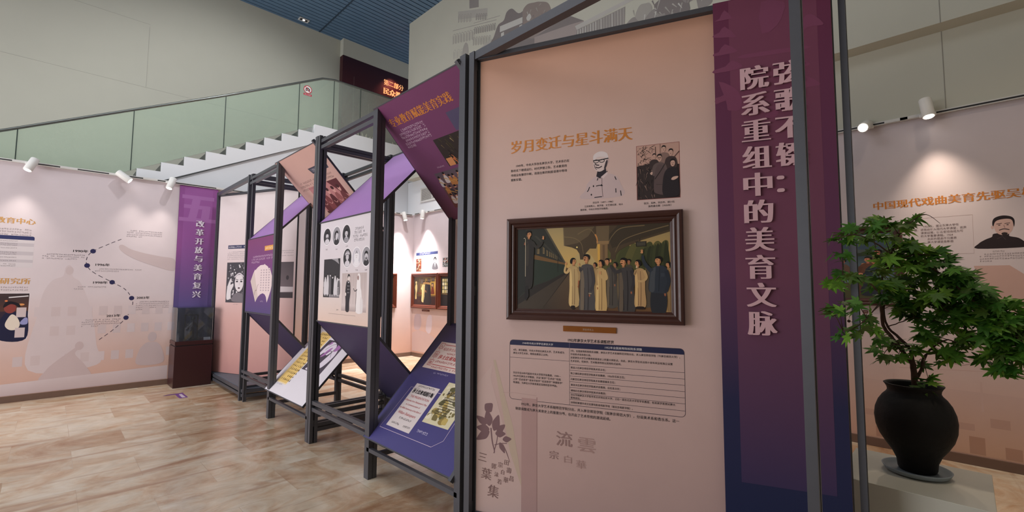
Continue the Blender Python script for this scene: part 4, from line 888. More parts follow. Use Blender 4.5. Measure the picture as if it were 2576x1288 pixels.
# ------------------------------------------------------------------ purple hanging banners with raised letters
def banner(name, fr, u0, u1, v0, v1, label, stops, ghost, cols, m, side=None):
    t = empty(name, fr.p((u0 + u1) / 2, v0), label, 'banner')
    p = Pic(fr, .0); p.grad(u0, v0, u1, v1, stops)
    q = [fr.p(u0, v0), fr.p(u1, v0), fr.p(u1, v1), fr.p(u0, v1)]; k = [a - fr.N * .012 for a in q]
    for i in range(4): p.face([q[i], k[i], k[(i + 1) % 4], q[(i + 1) % 4]], rgb(92, 48, 84))
    p.face(list(reversed(k)), rgb(80, 50, 80)); f = p.build('sheet', INK, t)
    ghost(f)
    for chars, u, v, h, pitch, w in cols:
        for i, ch in enumerate(chars):
            mb = MB(); put(mb, fr, ch, u, v - i * pitch, h, n=.008, width=w if ch not in '：' else .02, smear=.050, bold=-.004, res=6, extrude=.03); mb.build('raised_character', m, t)
    return t
FB4 = Fr(FP.p(0, 0, .045), PD, (0, 0, 1))
def ghost4(f):
    p = Pic(FB4, .0004); p.grad(1.535, .60, 1.93, 3.08, [(0, rgb(66, 54, 90)), (.4, rgb(116, 70, 92)), (1, rgb(122, 66, 90))]); p.build('inner_band', INK, f)
    c = rgb(128, 70, 98); p = Pic(FB4, .0008)      # the big ghosted numeral, only its stroke ends showing
    for q in [[(1.459, 2.792), (1.46, 2.806), (1.483, 2.811), (1.514, 2.848), (1.573, 2.8), (1.527, 2.792)], [(1.459, 2.697), (1.459, 2.716), (1.513, 2.726), (1.545, 2.753), (1.592, 2.719), (1.573, 2.701)], [(1.479, 2.649), (1.537, 2.617), (1.57, 2.581), (1.587, 2.529), (1.577, 2.482), (1.539, 2.483), (1.517, 2.491), (1.511, 2.541), (1.464, 2.527), (1.463, 2.563), (1.502, 2.573)], [(1.84, 2.698), (1.872, 2.689), (1.893, 2.667), (1.867, 2.659), (1.839, 2.67)], [(1.839, 2.609), (1.869, 2.612), (1.911, 2.584), (1.932, 2.559), (1.91, 2.553), (1.837, 2.558)], [(1.598, 2.773), (1.87, 2.766), (1.87, 2.747), (1.603, 2.753)], [(1.687, 2.429), (1.715, 2.456), (1.75, 2.456), (1.745, 2.431), (1.722, 2.418)], [(1.464, 2.982), (1.491, 2.994), (1.516, 3.036), (1.55, 2.988), (1.546, 2.982)], [(1.462, 2.894), (1.46, 2.908), (1.489, 2.918), (1.515, 2.945), (1.569, 2.879), (1.527, 2.883)], [(1.831, 2.797), (1.833, 2.858), (1.886, 2.923), (1.923, 2.909), (1.957, 2.861), (1.934, 2.856), (1.884, 2.857)], [(1.688, 3.039), (1.79, 3.014), (1.788, 2.962), (1.756, 2.896), (1.688, 2.869)]]: p.poly(smooth(q, True, 2), c)
    p.build('ghost_numeral', INK, f)
banner('purple_banner', FB4, 1.46, 1.988, .10, 3.085, 'tall plum to navy banner with two columns of raised pink characters beside the station painting', [(0, rgb(30, 42, 76)), (.30, rgb(46, 46, 80)), (.52, rgb(100, 60, 90)), (1, rgb(108, 50, 78))], ghost4,
       [('院系重组中的美育文脉', 1.587, 2.590, .130, .1395, .118), ('弦歌不辍：', 1.737, 2.592, .130, .1395, .118)], M['pinkletter'])
FB5 = Fr(LW.p(0, 0, .02), LW.U, LW.V)
def ghost5(f):
    p = Pic(FB5, .0004); p.grad(1.475, 1.2, 1.87, 3.17, [(0, rgb(96, 84, 136)), (.6, rgb(148, 88, 152)), (1, rgb(154, 92, 156))]); p.build('inner_band', INK, f)
    mb = MB(); put(mb, FB5, '五', 1.44, 2.64, .54, n=.001, width=.46, smear=.05, res=6, bold=.02); mb.build('ghost_numeral', mat('ghost_numeral_print_light', rgb(164, 106, 168), .6), f)
banner('purple_banner', FB5, 1.407, 1.945, .62, 3.20, 'violet to navy banner on the left wall above the glass display case', [(0, rgb(74, 72, 118)), (.35, rgb(98, 80, 132)), (.6, rgb(138, 80, 140)), (1, rgb(146, 84, 148))], ghost5, [('改革开放与美育复兴', 1.655, 2.545, .118, .1465, .108)], M['whiteletter'])

# ------------------------------------------------------------------ framed paintings
def framed(name, fr, u0, v0, u1, v1, w, dep, m, label, cat='painting', n0=.0):
    """moulded frame: stepped and rounded section swept round the four sides"""
    t = empty(name, fr.p((u0 + u1) / 2, v0, n0), label, cat)
    sec = [(0, 0), (0, dep * .75), (.10, dep * .96), (.28, dep), (.45, dep * .90), (.52, dep * .72), (.66, dep * .78), (.80, dep * .66), (.86, dep * .48), (1.0, dep * .42), (1.0, 0)]
    b = MB(); ring = []
    for a, h in sec:
        d = a * w
        ring.append([fr.p(u0 + d, v0 + d, n0 + h), fr.p(u1 - d, v0 + d, n0 + h), fr.p(u1 - d, v1 - d, n0 + h), fr.p(u0 + d, v1 - d, n0 + h)])
    for r0, r1 in zip(ring, ring[1:]):
        for i in range(4): b.face([r0[i], r0[(i + 1) % 4], r1[(i + 1) % 4], r1[i]])
    b.face([fr.p(u0, v0, n0), fr.p(u0, v1, n0), fr.p(u1, v1, n0), fr.p(u1, v0, n0)])
    b.build('frame', m, t)
    return t, Pic(fr, n0 + dep * .36)
E_ = lambda *c: rgb(*c)
def gown(p, x, top, bot, w0, w1, c, cl=None, cd=None, lit='l'):
    """long gown: shoulders w0 wide, hem w1 wide, lit edge and darker fold"""
    h = top - bot
    p.spl([(x - w1 / 2, bot), (x - w1 * .47, bot + h * .45), (x - w0 * .50, bot + h * .80), (x - w0 * .42, top - h * .03), (x - w0 * .12, top + h * .015), (x + w0 * .12, top + h * .015), (x + w0 * .42, top - h * .03), (x + w0 * .50, bot + h * .80), (x + w1 * .47, bot + h * .45), (x + w1 / 2, bot)], c, k=5)
    if cl:
        s = -1 if lit == 'l' else 1
        p.spl([(x + s * w1 * .46, bot + h * .02), (x + s * w1 * .44, bot + h * .45), (x + s * w0 * .46, bot + h * .80), (x + s * w0 * .36, top - h * .05), (x + s * w0 * .22, bot + h * .70), (x + s * w1 * .20, bot + h * .35), (x + s * w1 * .25, bot + h * .02)], cl, k=4)
    if cd:
        p.curve([(x + w0 * .05, top - h * .06), (x + w0 * .10, bot + h * .5), (x + w1 * .05, bot + h * .02)], w0 * .05, cd, w0 * .09); p.curve([(x - w0 * .2, bot + h * .5), (x - w1 * .18, bot + h * .03)], w0 * .03, cd, w0 * .07)
YS = 1
def face2(p, x, y, s, skin, hair, look=1, style='man', spec=False, tache=False):
    """small painted head, look = 1 to the right, -1 to the left"""
    p.poly([(x - s * .32, y - YS * s * 1.5), (x + s * .32, y - YS * s * 1.5), (x + s * .3, y - YS * s * .6), (x - s * .3, y - YS * s * .6)], mixc(skin, rgb(60, 30, 20), .35))
    p.spl([(x - s * .72, y + YS * s * .2), (x - s * .62, y - YS * s * .55), (x - s * .1, y - YS * s * 1.05), (x + s * .42, y - YS * s * .85), (x + s * .74, y - YS * s * .1), (x + s * .68, y + YS * s * .55), (x, y + YS * s * .95), (x - s * .6, y + YS * s * .7)], skin, k=4)
    p.poly([(x + look * s * .62, y + YS * s * .12), (x + look * s * .92, y - YS * s * .22), (x + look * s * .60, y - YS * s * .30)], skin)
    p.spl([(x - look * s * .15, y - YS * s * .8), (x - look * s * .62, y - YS * s * .5), (x - look * s * .70, y + YS * s * .4), (x - look * s * .3, y + YS * s * .3)], mixc(skin, rgb(70, 30, 20), .45), k=3)
    if style == 'bob': hp = [(x + look * s * .70, y + YS * s * .55), (x + look * s * .25, y + YS * s * 1.15), (x - look * s * .5, y + YS * s * 1.15), (x - look * s * 1.1, y + YS * s * .4), (x - look * s * 1.12, y - YS * s * .5), (x - look * s * .65, y - YS * s * .85), (x - look * s * .35, y - YS * s * .2), (x - look * s * .1, y + YS * s * .55), (x + look * s * .4, y + YS * s * .62)]
    else: hp = [(x + look * s * .74, y + YS * s * .45), (x + look * s * .55, y + YS * s * 1.05), (x - look * s * .3, y + YS * s * 1.22), (x - look * s * .98, y + YS * s * .75), (x - look * s * .95, y - YS * s * .1), (x - look * s * .62, y - YS * s * .25), (x - look * s * .5, y + YS * s * .35), (x + look * s * .25, y + YS * s * .62)]
    p.spl(hp, hair, k=4)
    ex = x + look * s * .30
    p.ell(ex, y + YS * s * .15, s * .13, s * .07, rgb(26, 18, 16), n=8); p.line([(ex - s * .2, y + YS * s * .34), (ex + s * .2, y + YS * s * .32)], s * .09, rgb(36, 22, 18))
    p.line([(x + look * s * .22, y - YS * s * .52), (x + look * s * .56, y - YS * s * .50)], s * .13, rgb(122, 40, 30))
    if tache: p.line([(x + look * s * .2, y - YS * s * .36), (x + look * s * .66, y - YS * s * .38)], s * .18, rgb(24, 18, 16))
    if spec: p.line([(ex + s * .24 * math.cos(R_(t)), y + YS * s * .12 + s * .2 * math.sin(R_(t))) for t in range(0, 361, 40)], s * .07, rgb(30, 20, 20)); p.line([(ex - look * s * .2, y + YS * s * .16), (x - look * s * .5, y + YS * s * .2)], s * .06, rgb(30, 20, 20))
def hand(p, x, y, s, skin, up=True):
    up = up if YS > 0 else not up
    p.ell(x, y, s * .55, s * .65, skin, n=12)
    for k, a in enumerate((-28, -10, 8, 26)):
        t = R_(90 + a) if up else R_(-90 + a); L = s * (1.25, 1.5, 1.45, 1.2)[k]; p.line([(x + .3 * s * math.cos(t), y + .3 * s * math.sin(t)), (x + L * math.cos(t), y + L * math.sin(t))], s * .28, skin, s * .18)
    t = R_(150) if up else R_(-150); p.line([(x, y - YS * s * .1), (x + s * .95 * math.cos(t), y + YS * s * .6 * math.sin(t))], s * .28, skin, s * .18)
def arm(p, pts, w, c, w1): p.curve(pts, w, c, w1, k=5)

# ---- railway platform farewell on the nearest wall
T1, p = framed('framed_painting', FP, .252, 1.357, 1.287, 1.981, .068, .042, M['brownframe'], 'large brown framed oil painting of people waving goodbye on a railway platform')
def mp(x, y):
    a = (x - 278) / 848.0; top = 658 - 41 * a; bot = 1113 + 9 * a
    return .317 + a * .902, 1.421 + (bot - y) / (bot - top) * .500
p.map = mp; YS = -1
SK = E_(214, 150, 104); SKD = E_(170, 104, 72); HR = E_(24, 20, 20)
p.gradq([(278, 900), (1135, 900), (1135, 610), (278, 652)], [E_(206, 164, 96), E_(206, 164, 96), E_(150, 134, 96), E_(170, 150, 104)])
p.gradq([(440, 900), (700, 900), (640, 640), (440, 650)], [E_(214, 176, 104), E_(222, 180, 104), E_(176, 156, 110), E_(172, 152, 108)])
p.spl([(600, 860), (640, 800), (690, 790), (730, 830), (745, 900), (600, 900)], E_(196, 170, 116))
p.gradq([(278, 1118), (1135, 1125), (1135, 880), (278, 880)], [E_(58, 50, 44), E_(128, 92, 58), E_(146, 108, 66), E_(80, 68, 54)])
p.gradq([(430, 1112), (1132, 1122), (1132, 960), (560, 905)], [E_(64, 54, 46), E_(122, 86, 54), E_(132, 96, 60), E_(92, 76, 58)])
for k in range(8): p.spl([(760 + k * 40, 900), (800 + k * 40, 775 - k * 4), (835 + k * 40, 755 - k * 4), (865 + k * 36, 800), (870 + k * 36, 900)], E_(*[(96, 92, 54), (84, 84, 50), (74, 76, 46)][k % 3]))
for k in range(9): p.spl([(980 + k * 14, 860), (985 + k * 14, 790 - k * 3), (1002 + k * 13, 765 - k * 5), (1015 + k * 13, 790), (1018 + k * 13, 870)], E_(*[(58, 62, 40), (66, 70, 44), (50, 54, 36)][k % 3]))
# train
p.poly([(278, 658), (440, 650), (566, 850), (566, 906), (470, 955), (380, 985), (278, 1060)], E_(50, 50, 44)); p.poly([(440, 650), (452, 650), (570, 848), (566, 856)], E_(86, 80, 66))
p.poly([(383, 700), (400, 700), (566, 852), (566, 862)], E_(64, 62, 54)); p.poly([(383, 815), (566, 858), (566, 905), (470, 950), (383, 980)], E_(46, 56, 46)); p.poly([(383, 806), (566, 852), (566, 862), (383, 832)], E_(118, 86, 50))
for x, w, t, bt in ((400, 15, 752, 800), (436, 10, 762, 800), (458, 8, 778, 812), (474, 7, 786, 816), (486, 6, 792, 820), (497, 5, 798, 824), (508, 4, 804, 828), (518, 4, 810, 832)): p.poly([(x, t), (x + w, t + 7), (x + w, bt + 2), (x, bt)], E_(132, 112, 78)); p.poly([(x + 1.5, t + 4), (x + w * .6, t + 8), (x + w * .6, bt - 3), (x + 1.5, bt - 4)], E_(96, 84, 62))
p.poly([(278, 1060), (380, 985), (470, 955), (566, 906), (596, 902), (430, 1112), (278, 1113)], E_(46, 40, 36)); p.poly([(278, 1113), (278, 1092), (560, 922), (590, 904), (430, 1112)], E_(70, 60, 50))
p.line([(525, 806), (525, 905)], 3, E_(40, 36, 32)); p.poly([(278, 658), (330, 656), (330, 1010), (278, 1055)], E_(40, 42, 38)); p.poly([(332, 656), (338, 656), (350, 990), (340, 996)], E_(62, 58, 48))
# canopy and columns
p.poly([(557, 645), (1132, 615), (1132, 672), (985, 722), (905, 758), (868, 780), (850, 802), (846, 832), (822, 832), (822, 796), (806, 768), (806, 745), (748, 745), (742, 770), (708, 770), (690, 790), (676, 812), (672, 832), (654, 832), (650, 800), (634, 776), (606, 764), (562, 755)], E_(80, 66, 50))
p.poly([(557, 645), (740, 636), (700, 700), (640, 740), (562, 755)], E_(104, 88, 66)); p.poly([(806, 700), (860, 640), (1132, 618), (1132, 660), (900, 740), (830, 768)], E_(66, 56, 44)); p.line([(557, 645), (562, 755)], 4, E_(140, 122, 90))
for q in ([(562, 705), (620, 712), (660, 742), (672, 800)], [(640, 690), (700, 660), (735, 690), (752, 742)], [(1000, 640), (880, 655), (830, 700), (808, 745)], [(1120, 640), (960, 690), (880, 730), (846, 790)]): p.curve(q, 5, E_(128, 108, 78), 2)
p.poly([(742, 640), (815, 636), (812, 742), (748, 742)], E_(112, 94, 70)); p.poly([(752, 742), (806, 742), (806, 860), (752, 860)], E_(136, 108, 76)); p.poly([(750, 744), (764, 744), (764, 860), (752, 860)], E_(222, 172, 84)); p.poly([(744, 728), (812, 726), (812, 744), (746, 745)], E_(150, 120, 84)); p.poly([(778, 750), (790, 750), (790, 850), (778, 850)], E_(112, 88, 64))
p.curve([(738, 690), (748, 712), (750, 740)], 9, E_(206, 140, 80), 4)
p.ell(636, 763, 4.5, 4.5, E_(250, 224, 140)); p.line([(975, 712), (975, 730)], 3, E_(40, 34, 30)); p.poly([(953, 731), (1008, 728), (1008, 756), (955, 759)], E_(44, 40, 36)); p.poly([(958, 735), (1003, 732), (1003, 752), (960, 755)], E_(74, 70, 60))
# people, far ones first
for x, y, s, c, st in ((845, 860, 13, E_(112, 96, 74), 'bob'), (917, 842, 12, E_(80, 72, 62), 'man'), (1008, 868, 11, E_(92, 80, 66), 'man'), (735, 862, 12, E_(170, 140, 96), 'bob')):
    gown(p, x, y + 22, 1085, 44, 46, c); face2(p, x, y, s, E_(176, 118, 86), HR, -1, st)
gown(p, 825, 876, 1090, 56, 58, E_(84, 78, 72), E_(112, 98, 80), E_(56, 50, 48)); face2(p, 803, 842, 15, SK, HR, -1)
arm(p, [(838, 890), (848, 930), (842, 965)], 16, E_(70, 64, 60), 12); hand(p, 842, 972, 6, SKD, False)
gown(p, 1118, 880, 1118, 40, 44, E_(160, 128, 86), E_(200, 160, 104), E_(110, 84, 60)); face2(p, 1114, 858, 14, SK, HR, -1, 'bob')
# woman with raised hand
gown(p, 618, 873, 1088, 50, 54, E_(196, 166, 116), E_(232, 198, 136), E_(146, 114, 80)); arm(p, [(596, 880), (580, 905), (566, 900), (570, 872)], 16, E_(212, 178, 122), 10); hand(p, 574, 858, 8, SK); arm(p, [(640, 882), (650, 920), (645, 950)], 15, E_(180, 148, 102), 12); arm(p, [(645, 950), (643, 975)], 8, SKD, 6); hand(p, 642, 982, 6, SKD, False)
p.spl([(600, 1100), (604, 1090), (622, 1090), (624, 1104), (612, 1112)], E_(40, 30, 28)); face2(p, 616, 843, 17, SK, HR, 1, 'bob', True)
# tall man seen from behind
gown(p, 692, 862, 1118, 74, 82, E_(84, 80, 80), E_(124, 110, 94), E_(58, 54, 56)); arm(p, [(668, 880), (655, 895), (650, 872)], 14, E_(76, 72, 72), 9); hand(p, 648, 862, 7, SK); arm(p, [(716, 876), (728, 950), (712, 1010)], 20, E_(72, 68, 70), 15); p.line([(700, 1020), (716, 1022)], 5, E_(180, 160, 130)); hand(p, 705, 1030, 7, SKD, False); face2(p, 688, 826, 20, SK, HR, -1, 'man', True, True)
# woman in cream
gown(p, 768, 882, 1116, 52, 58, E_(204, 168, 112), E_(232, 196, 132), E_(150, 116, 78)); arm(p, [(788, 890), (800, 935), (782, 940), (766, 918)], 15, E_(204, 170, 116), 10); hand(p, 764, 908, 8, SK); arm(p, [(746, 892), (744, 940), (748, 975)], 13, E_(190, 154, 104), 9); hand(p, 750, 990, 6, SKD, False); face2(p, 768, 853, 17, SK, HR, -1, 'bob')
# man with raised arm in dark gown
gown(p, 903, 878, 1118, 80, 82, E_(70, 66, 66), E_(106, 92, 78), E_(46, 42, 44)); arm(p, [(880, 890), (850, 900), (828, 880), (822, 862)], 22, E_(62, 58, 60), 10); hand(p, 821, 842, 9, SK); arm(p, [(930, 890), (942, 945), (930, 1000)], 20, E_(58, 54, 58), 15); hand(p, 928, 1012, 7, SKD, False); face2(p, 888, 845, 20, SK, HR, -1, 'man', False, True)
# woman with handkerchief
gown(p, 973, 882, 1090, 52, 54, E_(190, 152, 106), E_(222, 182, 124), E_(136, 104, 76)); arm(p, [(994, 890), (1006, 930), (985, 950), (960, 948)], 15, E_(200, 164, 114), 11); arm(p, [(952, 890), (946, 915), (958, 890)], 12, E_(190, 152, 106), 8); face2(p, 962, 852, 17, SK, HR, -1, 'bob'); hand(p, 957, 874, 7, E_(228, 200, 160)); p.spl([(950, 1102), (955, 1090), (990, 1090), (994, 1104)], E_(44, 32, 30))
# man in navy suit with arm raised
p.spl([(1030, 1118), (1034, 990), (1100, 990), (1098, 1120)], E_(46, 48, 54)); p.spl([(1018, 1002), (1020, 930), (1028, 890), (1052, 866), (1088, 864), (1108, 884), (1116, 940), (1110, 1006), (1060, 1014)], E_(50, 56, 66)); p.spl([(1020, 1000), (1024, 930), (1032, 892), (1052, 872), (1048, 930), (1044, 1004)], E_(74, 78, 84))
arm(p, [(1034, 895), (1010, 870), (994, 840), (988, 808)], 24, E_(50, 56, 66), 12); hand(p, 985, 790, 11, SK); arm(p, [(1104, 890), (1116, 950), (1100, 1008)], 20, E_(44, 50, 60), 15); hand(p, 1097, 1020, 8, SKD, False); p.line([(1072, 872), (1066, 1005)], 2, E_(30, 34, 42)); p.rect(1078, 905, 1096, 925, E_(60, 66, 76)); face2(p, 1066, 836, 20, SK, HR, -1)
# man on the carriage step
p.spl([(335, 985), (330, 860), (332, 760), (342, 724), (372, 724), (384, 760), (380, 860), (372, 985)], E_(46, 42, 40)); p.spl([(334, 860), (334, 760), (342, 730), (352, 760), (350, 860)], E_(62, 56, 50)); arm(p, [(374, 735), (400, 765), (425, 750), (436, 730)], 20, E_(52, 48, 44), 11); hand(p, 440, 714, 10, SK); arm(p, [(340, 740), (326, 765), (328, 748)], 15, E_(44, 40, 38), 9); hand(p, 328, 748, 8, SKD)
p.line([(320, 716), (327, 712), (331, 720), (331, 930)], 3, E_(200, 186, 160)); p.poly([(330, 985), (350, 980), (352, 1040), (336, 1066), (326, 1050)], E_(36, 32, 32)); face2(p, 352, 692, 18, SK, HR, 1, 'man', True)
p.build('canvas', CANVAS, T1)
# nameplate under the painting
pl = empty('nameplate', FP.p(.765, 1.297), 'small brass nameplate under the railway platform painting', 'nameplate')
b = MB(); b.prism([FP.p(u, v, .001) for u, v in ((.609, 1.297), (.920, 1.297), (.920, 1.3295), (.609, 1.3295))], [FP.p(u, v, .006) for u, v in ((.609, 1.297), (.920, 1.297), (.920, 1.3295), (.609, 1.3295))]); b.build('plate', M['brass'], pl)
text('engraving', pl, mat('engraved_grey', rgb(196, 176, 158), .5), FP, '宗白华北上', .728, 1.3075, .0125, n=.0068, width=.064)

YS = 1
# ---- lakeside painting on the right wall, seen through the leaves
T2, p = framed('framed_painting', RW, -1.46, 1.395, -.42, 2.20, .075, .05, M['brownframe'], 'framed painting of students by a lake on the right wall behind the maple')
p.map = lambda x, y: (-1.395 + x * .91, 1.46 + y * .675)
p.gradq([(0, .6), (1, .6), (1, 1), (0, 1)], [E_(150, 158, 160), E_(150, 158, 160), E_(96, 116, 134), E_(110, 126, 140)]); p.spl([(0, .92), (.15, .96), (.35, .945), (.6, .97), (1, .95), (1, .88), (0, .88)], E_(190, 196, 196))
p.poly([(0, .68), (0, .86), (.12, .83), (.24, .90), (.36, .85), (.5, .93), (.62, .86), (.76, .93), (.86, .87), (1, .91), (1, .68)], E_(74, 90, 106)); p.poly([(0, .68), (.1, .76), (.3, .72), (.5, .78), (.8, .74), (1, .78), (1, .66)], E_(88, 98, 98)); p.spl([(0, .66), (.1, .70), (.2, .69), (.4, .72), (.7, .70), (1, .73), (1, .62), (0, .62)], E_(58, 66, 52))
p.gradq([(0, .22), (1, .22), (1, .65), (0, .65)], [E_(120, 142, 156), E_(104, 124, 136), E_(66, 80, 84), E_(76, 92, 100)]); p.poly([(0, 0), (0, .30), (.2, .28), (.45, .24), (.7, .26), (1, .30), (1, 0)], E_(84, 82, 54)); p.spl([(.80, .10), (.86, .16), (.93, .15), (.94, .03), (.82, .03)], E_(108, 104, 88))
def sit(x, y, s, c, look=-1, st='man'):
    p.spl([(x - s * 2.2, y - s * 5), (x - s * 1.9, y - s * 2.4), (x - s * .8, y - s * 1.3), (x + s * .8, y - s * 1.3), (x + s * 1.8, y - s * 2.6), (x + s * 1.9, y - s * 5)], c); face2(p, x, y, s, E_(206, 132, 104), HR, look, st); p.curve([(x - s * 1.6, y - s * 2.6), (x - s * 2.2, y - s * 4.4), (x - s * 3.2, y - s * 4.6)], s * 1.1, mixc(c, rgb(20, 16, 16), .2), s * .7); p.ell(x - s * 3.4, y - s * 4.5, s * .55, s * .4, E_(206, 140, 110))
sit(.20, .62, .035, E_(70, 74, 84)); sit(.36, .60, .035, E_(108, 92, 72)); sit(.53, .58, .038, E_(110, 84, 70)); sit(.855, .70, .038, E_(108, 92, 72))
p.poly([(.62, .06), (.64, .30), (.72, .33), (.78, .20), (.77, .06)], E_(96, 62, 50)); sit(.765, .595, .040, E_(106, 70, 54)); sit(.83, .560, .040, E_(48, 58, 66), -1, 'bob'); p.spl([(.70, .06), (.73, .26), (.85, .28), (.94, .22), (.93, .08)], E_(46, 50, 60)); p.poly([(.83, .22), (.93, .19), (.92, .15), (.82, .18)], E_(206, 176, 140)); p.poly([(.66, .33), (.73, .36), (.77, .33), (.70, .30)], E_(70, 50, 44))
p.build('canvas', CANVAS, T2)
b = empty('nameplate', RW.p(-.74, 1.318), 'tiny dark nameplate under the lakeside painting behind the maple', 'nameplate'); MB().box(RW.p(-.76, 1.315, .001), RW.p(-.72, 1.345, .008)).build('plate', M['redframe'], b)
MB().box(RW.p(-.755, 1.325, .008), RW.p(-.725, 1.335, .0088)).build('engraving', M['faint'], b)

# ---- triptych in the far corner
def corner_pic(u0, u1, label, dep, build):
    t, p = framed('framed_painting', RW, u0, 1.085, u1, 1.868, .085, dep, M['redframe'], label)
    p.map = lambda x, y: (u0 + .08 + x * (u1 - u0 - .16), 1.165 + y * .623); build(p); p.build('canvas', CANVAS, t)
def studio(p):
    p.gradq([(0, 0), (1, 0), (1, 1), (0, 1)], [E_(58, 40, 36), E_(74, 50, 38), E_(150, 120, 60), E_(70, 64, 56)]); p.gradq([(.25, .35), (1, .35), (1, .92), (.25, .92)], [E_(120, 84, 46), E_(186, 140, 66), E_(206, 168, 84), E_(120, 104, 66)]); p.poly([(0, 0), (1, 0), (1, .30), (0, .30)], E_(66, 42, 40))
    for u, v, w, h in ((.30, .76, .13, .18), (.45, .78, .05, .16), (.62, .80, .14, .14), (.80, .84, .14, .14), (.80, .62, .10, .16)): p.rect(u, v, u + w, v + h, E_(54, 44, 40)); p.rect(u + .015, v + .02, u + w - .015, v + h - .02, E_(120, 104, 92))
    p.spl([(.06, .22), (.08, .45), (.05, .62), (.09, .74), (.14, .72), (.15, .55), (.12, .38), (.13, .22)], E_(216, 192, 130)); p.ell(.10, .80, .035, .05, E_(222, 200, 140))
    p.line([(.18, .35), (.25, .80), (.30, .35)], .02, E_(80, 50, 34)); p.poly([(.20, .52), (.29, .55), (.29, .84), (.22, .80)], E_(96, 70, 54)); p.rect(.15, .40, .36, .43, E_(120, 44, 40))
    gown(p, .45, .72, .12, .17, .16, E_(226, 204, 140), E_(244, 226, 160), E_(176, 146, 90)); face2(p, .46, .79, .04, E_(214, 160, 110), HR, 1); arm(p, [(.40, .66), (.35, .58), (.38, .55)], .05, E_(236, 214, 150), .03); gown(p, .58, .74, .3, .14, .16, E_(60, 52, 50)); face2(p, .57, .80, .04, E_(206, 146, 100), HR, -1); gown(p, .68, .72, .06, .18, .22, E_(44, 40, 44), E_(70, 62, 58)); face2(p, .66, .79, .042, E_(206, 146, 100), HR, -1); gown(p, .60, .42, .04, .2, .26, E_(52, 46, 46)); face2(p, .56, .50, .04, E_(200, 140, 100), HR, -1, 'bob'); gown(p, .86, .64, .4, .1, .14, E_(120, 60, 44)); p.ell(.84, .70, .03, .04, E_(206, 150, 104)); p.rect(.20, .12, .30, .15, E_(90, 60, 40)); p.line([(.21, .12), (.21, .04)], .015, E_(90, 60, 40)); p.line([(.29, .12), (.29, .04)], .015, E_(90, 60, 40))
def window(p):
    p.gradq([(0, 0), (1, 0), (1, 1), (0, 1)], [E_(44, 42, 46), E_(44, 42, 46), E_(62, 56, 50), E_(58, 54, 48)]); p.rect(.04, .42, .42, .96, E_(40, 36, 34))
    for r in range(4):
        for c in range(4): p.rect(.06 + c * .09, .44 + r * .125, .135 + c * .09, .545 + r * .125, E_(*((226, 214, 160), (206, 190, 130), (236, 228, 196))[(r + c) % 3]))
    p.poly([(.03, .40), (.44, .36), (.46, .40), (.05, .44)], E_(120, 100, 70)); gown(p, .60, .62, .05, .24, .28, E_(50, 46, 50)); face2(p, .58, .70, .05, E_(206, 146, 110), HR, -1); p.ell(.30, .20, .03, .03, E_(206, 170, 130))
corner_pic(-9.045, -8.045, 'reddish framed painting of a figure posing in a studio, nearest the far corner', .06, studio)
corner_pic(-8.030, -7.00, 'reddish framed painting with a bright paned window, right of the studio painting', .06, window)
t, p = framed('framed_painting', LW, 4.30, 1.095, 5.45, 1.862, .085, .06, M['redframe'], 'reddish framed picture on the left wall, left of the far corner, mostly hidden')
p.map = lambda x, y: (4.38 + x * .99, 1.175 + y * .61); p.gradq([(0, 0), (1, 0), (1, 1), (0, 1)], [E_(70, 46, 40), E_(60, 42, 40), E_(110, 84, 60), E_(120, 92, 66)]); gown(p, .5, .7, .05, .3, .34, E_(60, 52, 52)); face2(p, .5, .8, .05, SK, HR); p.build('canvas', CANVAS, t)
b = empty('nameplate', RW.p(-8.51, 1.025), 'small reddish nameplate under the studio painting in the far corner', 'nameplate'); MB().box(RW.p(-8.655, 1.022, .001), RW.p(-8.375, 1.062, .010)).build('plate', M['redframe'], b); q = Pic(RW, .0115); q.marks(-8.60, 1.052, .17, 1, .1, .02, rgb(206, 160, 120), last=1); q.build('engraving', INK, b)
def flat(name, fr, label, cat, loc, fn, group=None):
    """a print stuck to a wall"""
    t = empty(name, fr.p(*loc), label, cat, group); fn(t); return t
def f(t):
    p = Pic(RW); p.poly([(-8.935, 2.275), (-8.105, 2.285), (-8.105, 2.345), (-8.935, 2.340)], rgb(62, 72, 120)); q = p.build('strip', INK, t); p = Pic(RW, .0012); p.marks(-8.80, 2.333, .46, 1, .1, .04, rgb(226, 224, 232), last=1); p.build('lettering', INK, q)
flat('heading_strip', RW, 'blue heading strip on the wall above the studio painting', 'label', (-8.5, 2.28), f)
def f(t):
    p = Pic(RW); p.rect(-8.93, 1.912, -8.724, 2.20, rgb(120, 60, 40)); rr = random.Random(2)
    for k in range(40): u, v = rr.uniform(-8.915, -8.745), rr.uniform(1.93, 2.18); p.ell(u, v, .012, .017, rgb(*rr.choice([(226, 190, 140), (60, 36, 30), (206, 120, 70), (150, 44, 36), (236, 220, 190)])), n=8)
    p.build('print', INK, t)
flat('small_print', RW, 'small reddish portrait print left of the text block in the far corner', 'print', (-8.83, 1.912), f, 'small prints above the studio painting')
def f(t):
    p = Pic(RW); p.marks(-8.68, 2.15, .30, 5, .045, .022, rgb(160, 152, 160), indent=1); p.line([(-8.70, 2.19), (-8.38, 2.19)], .003, rgb(200, 196, 204)); p.line([(-8.70, 1.92), (-8.38, 1.92)], .003, rgb(200, 196, 204)); p.build('lettering', INK, t)
flat('text_block', RW, 'small block of grey text on the wall above the studio painting', 'text', (-8.53, 1.92), f)
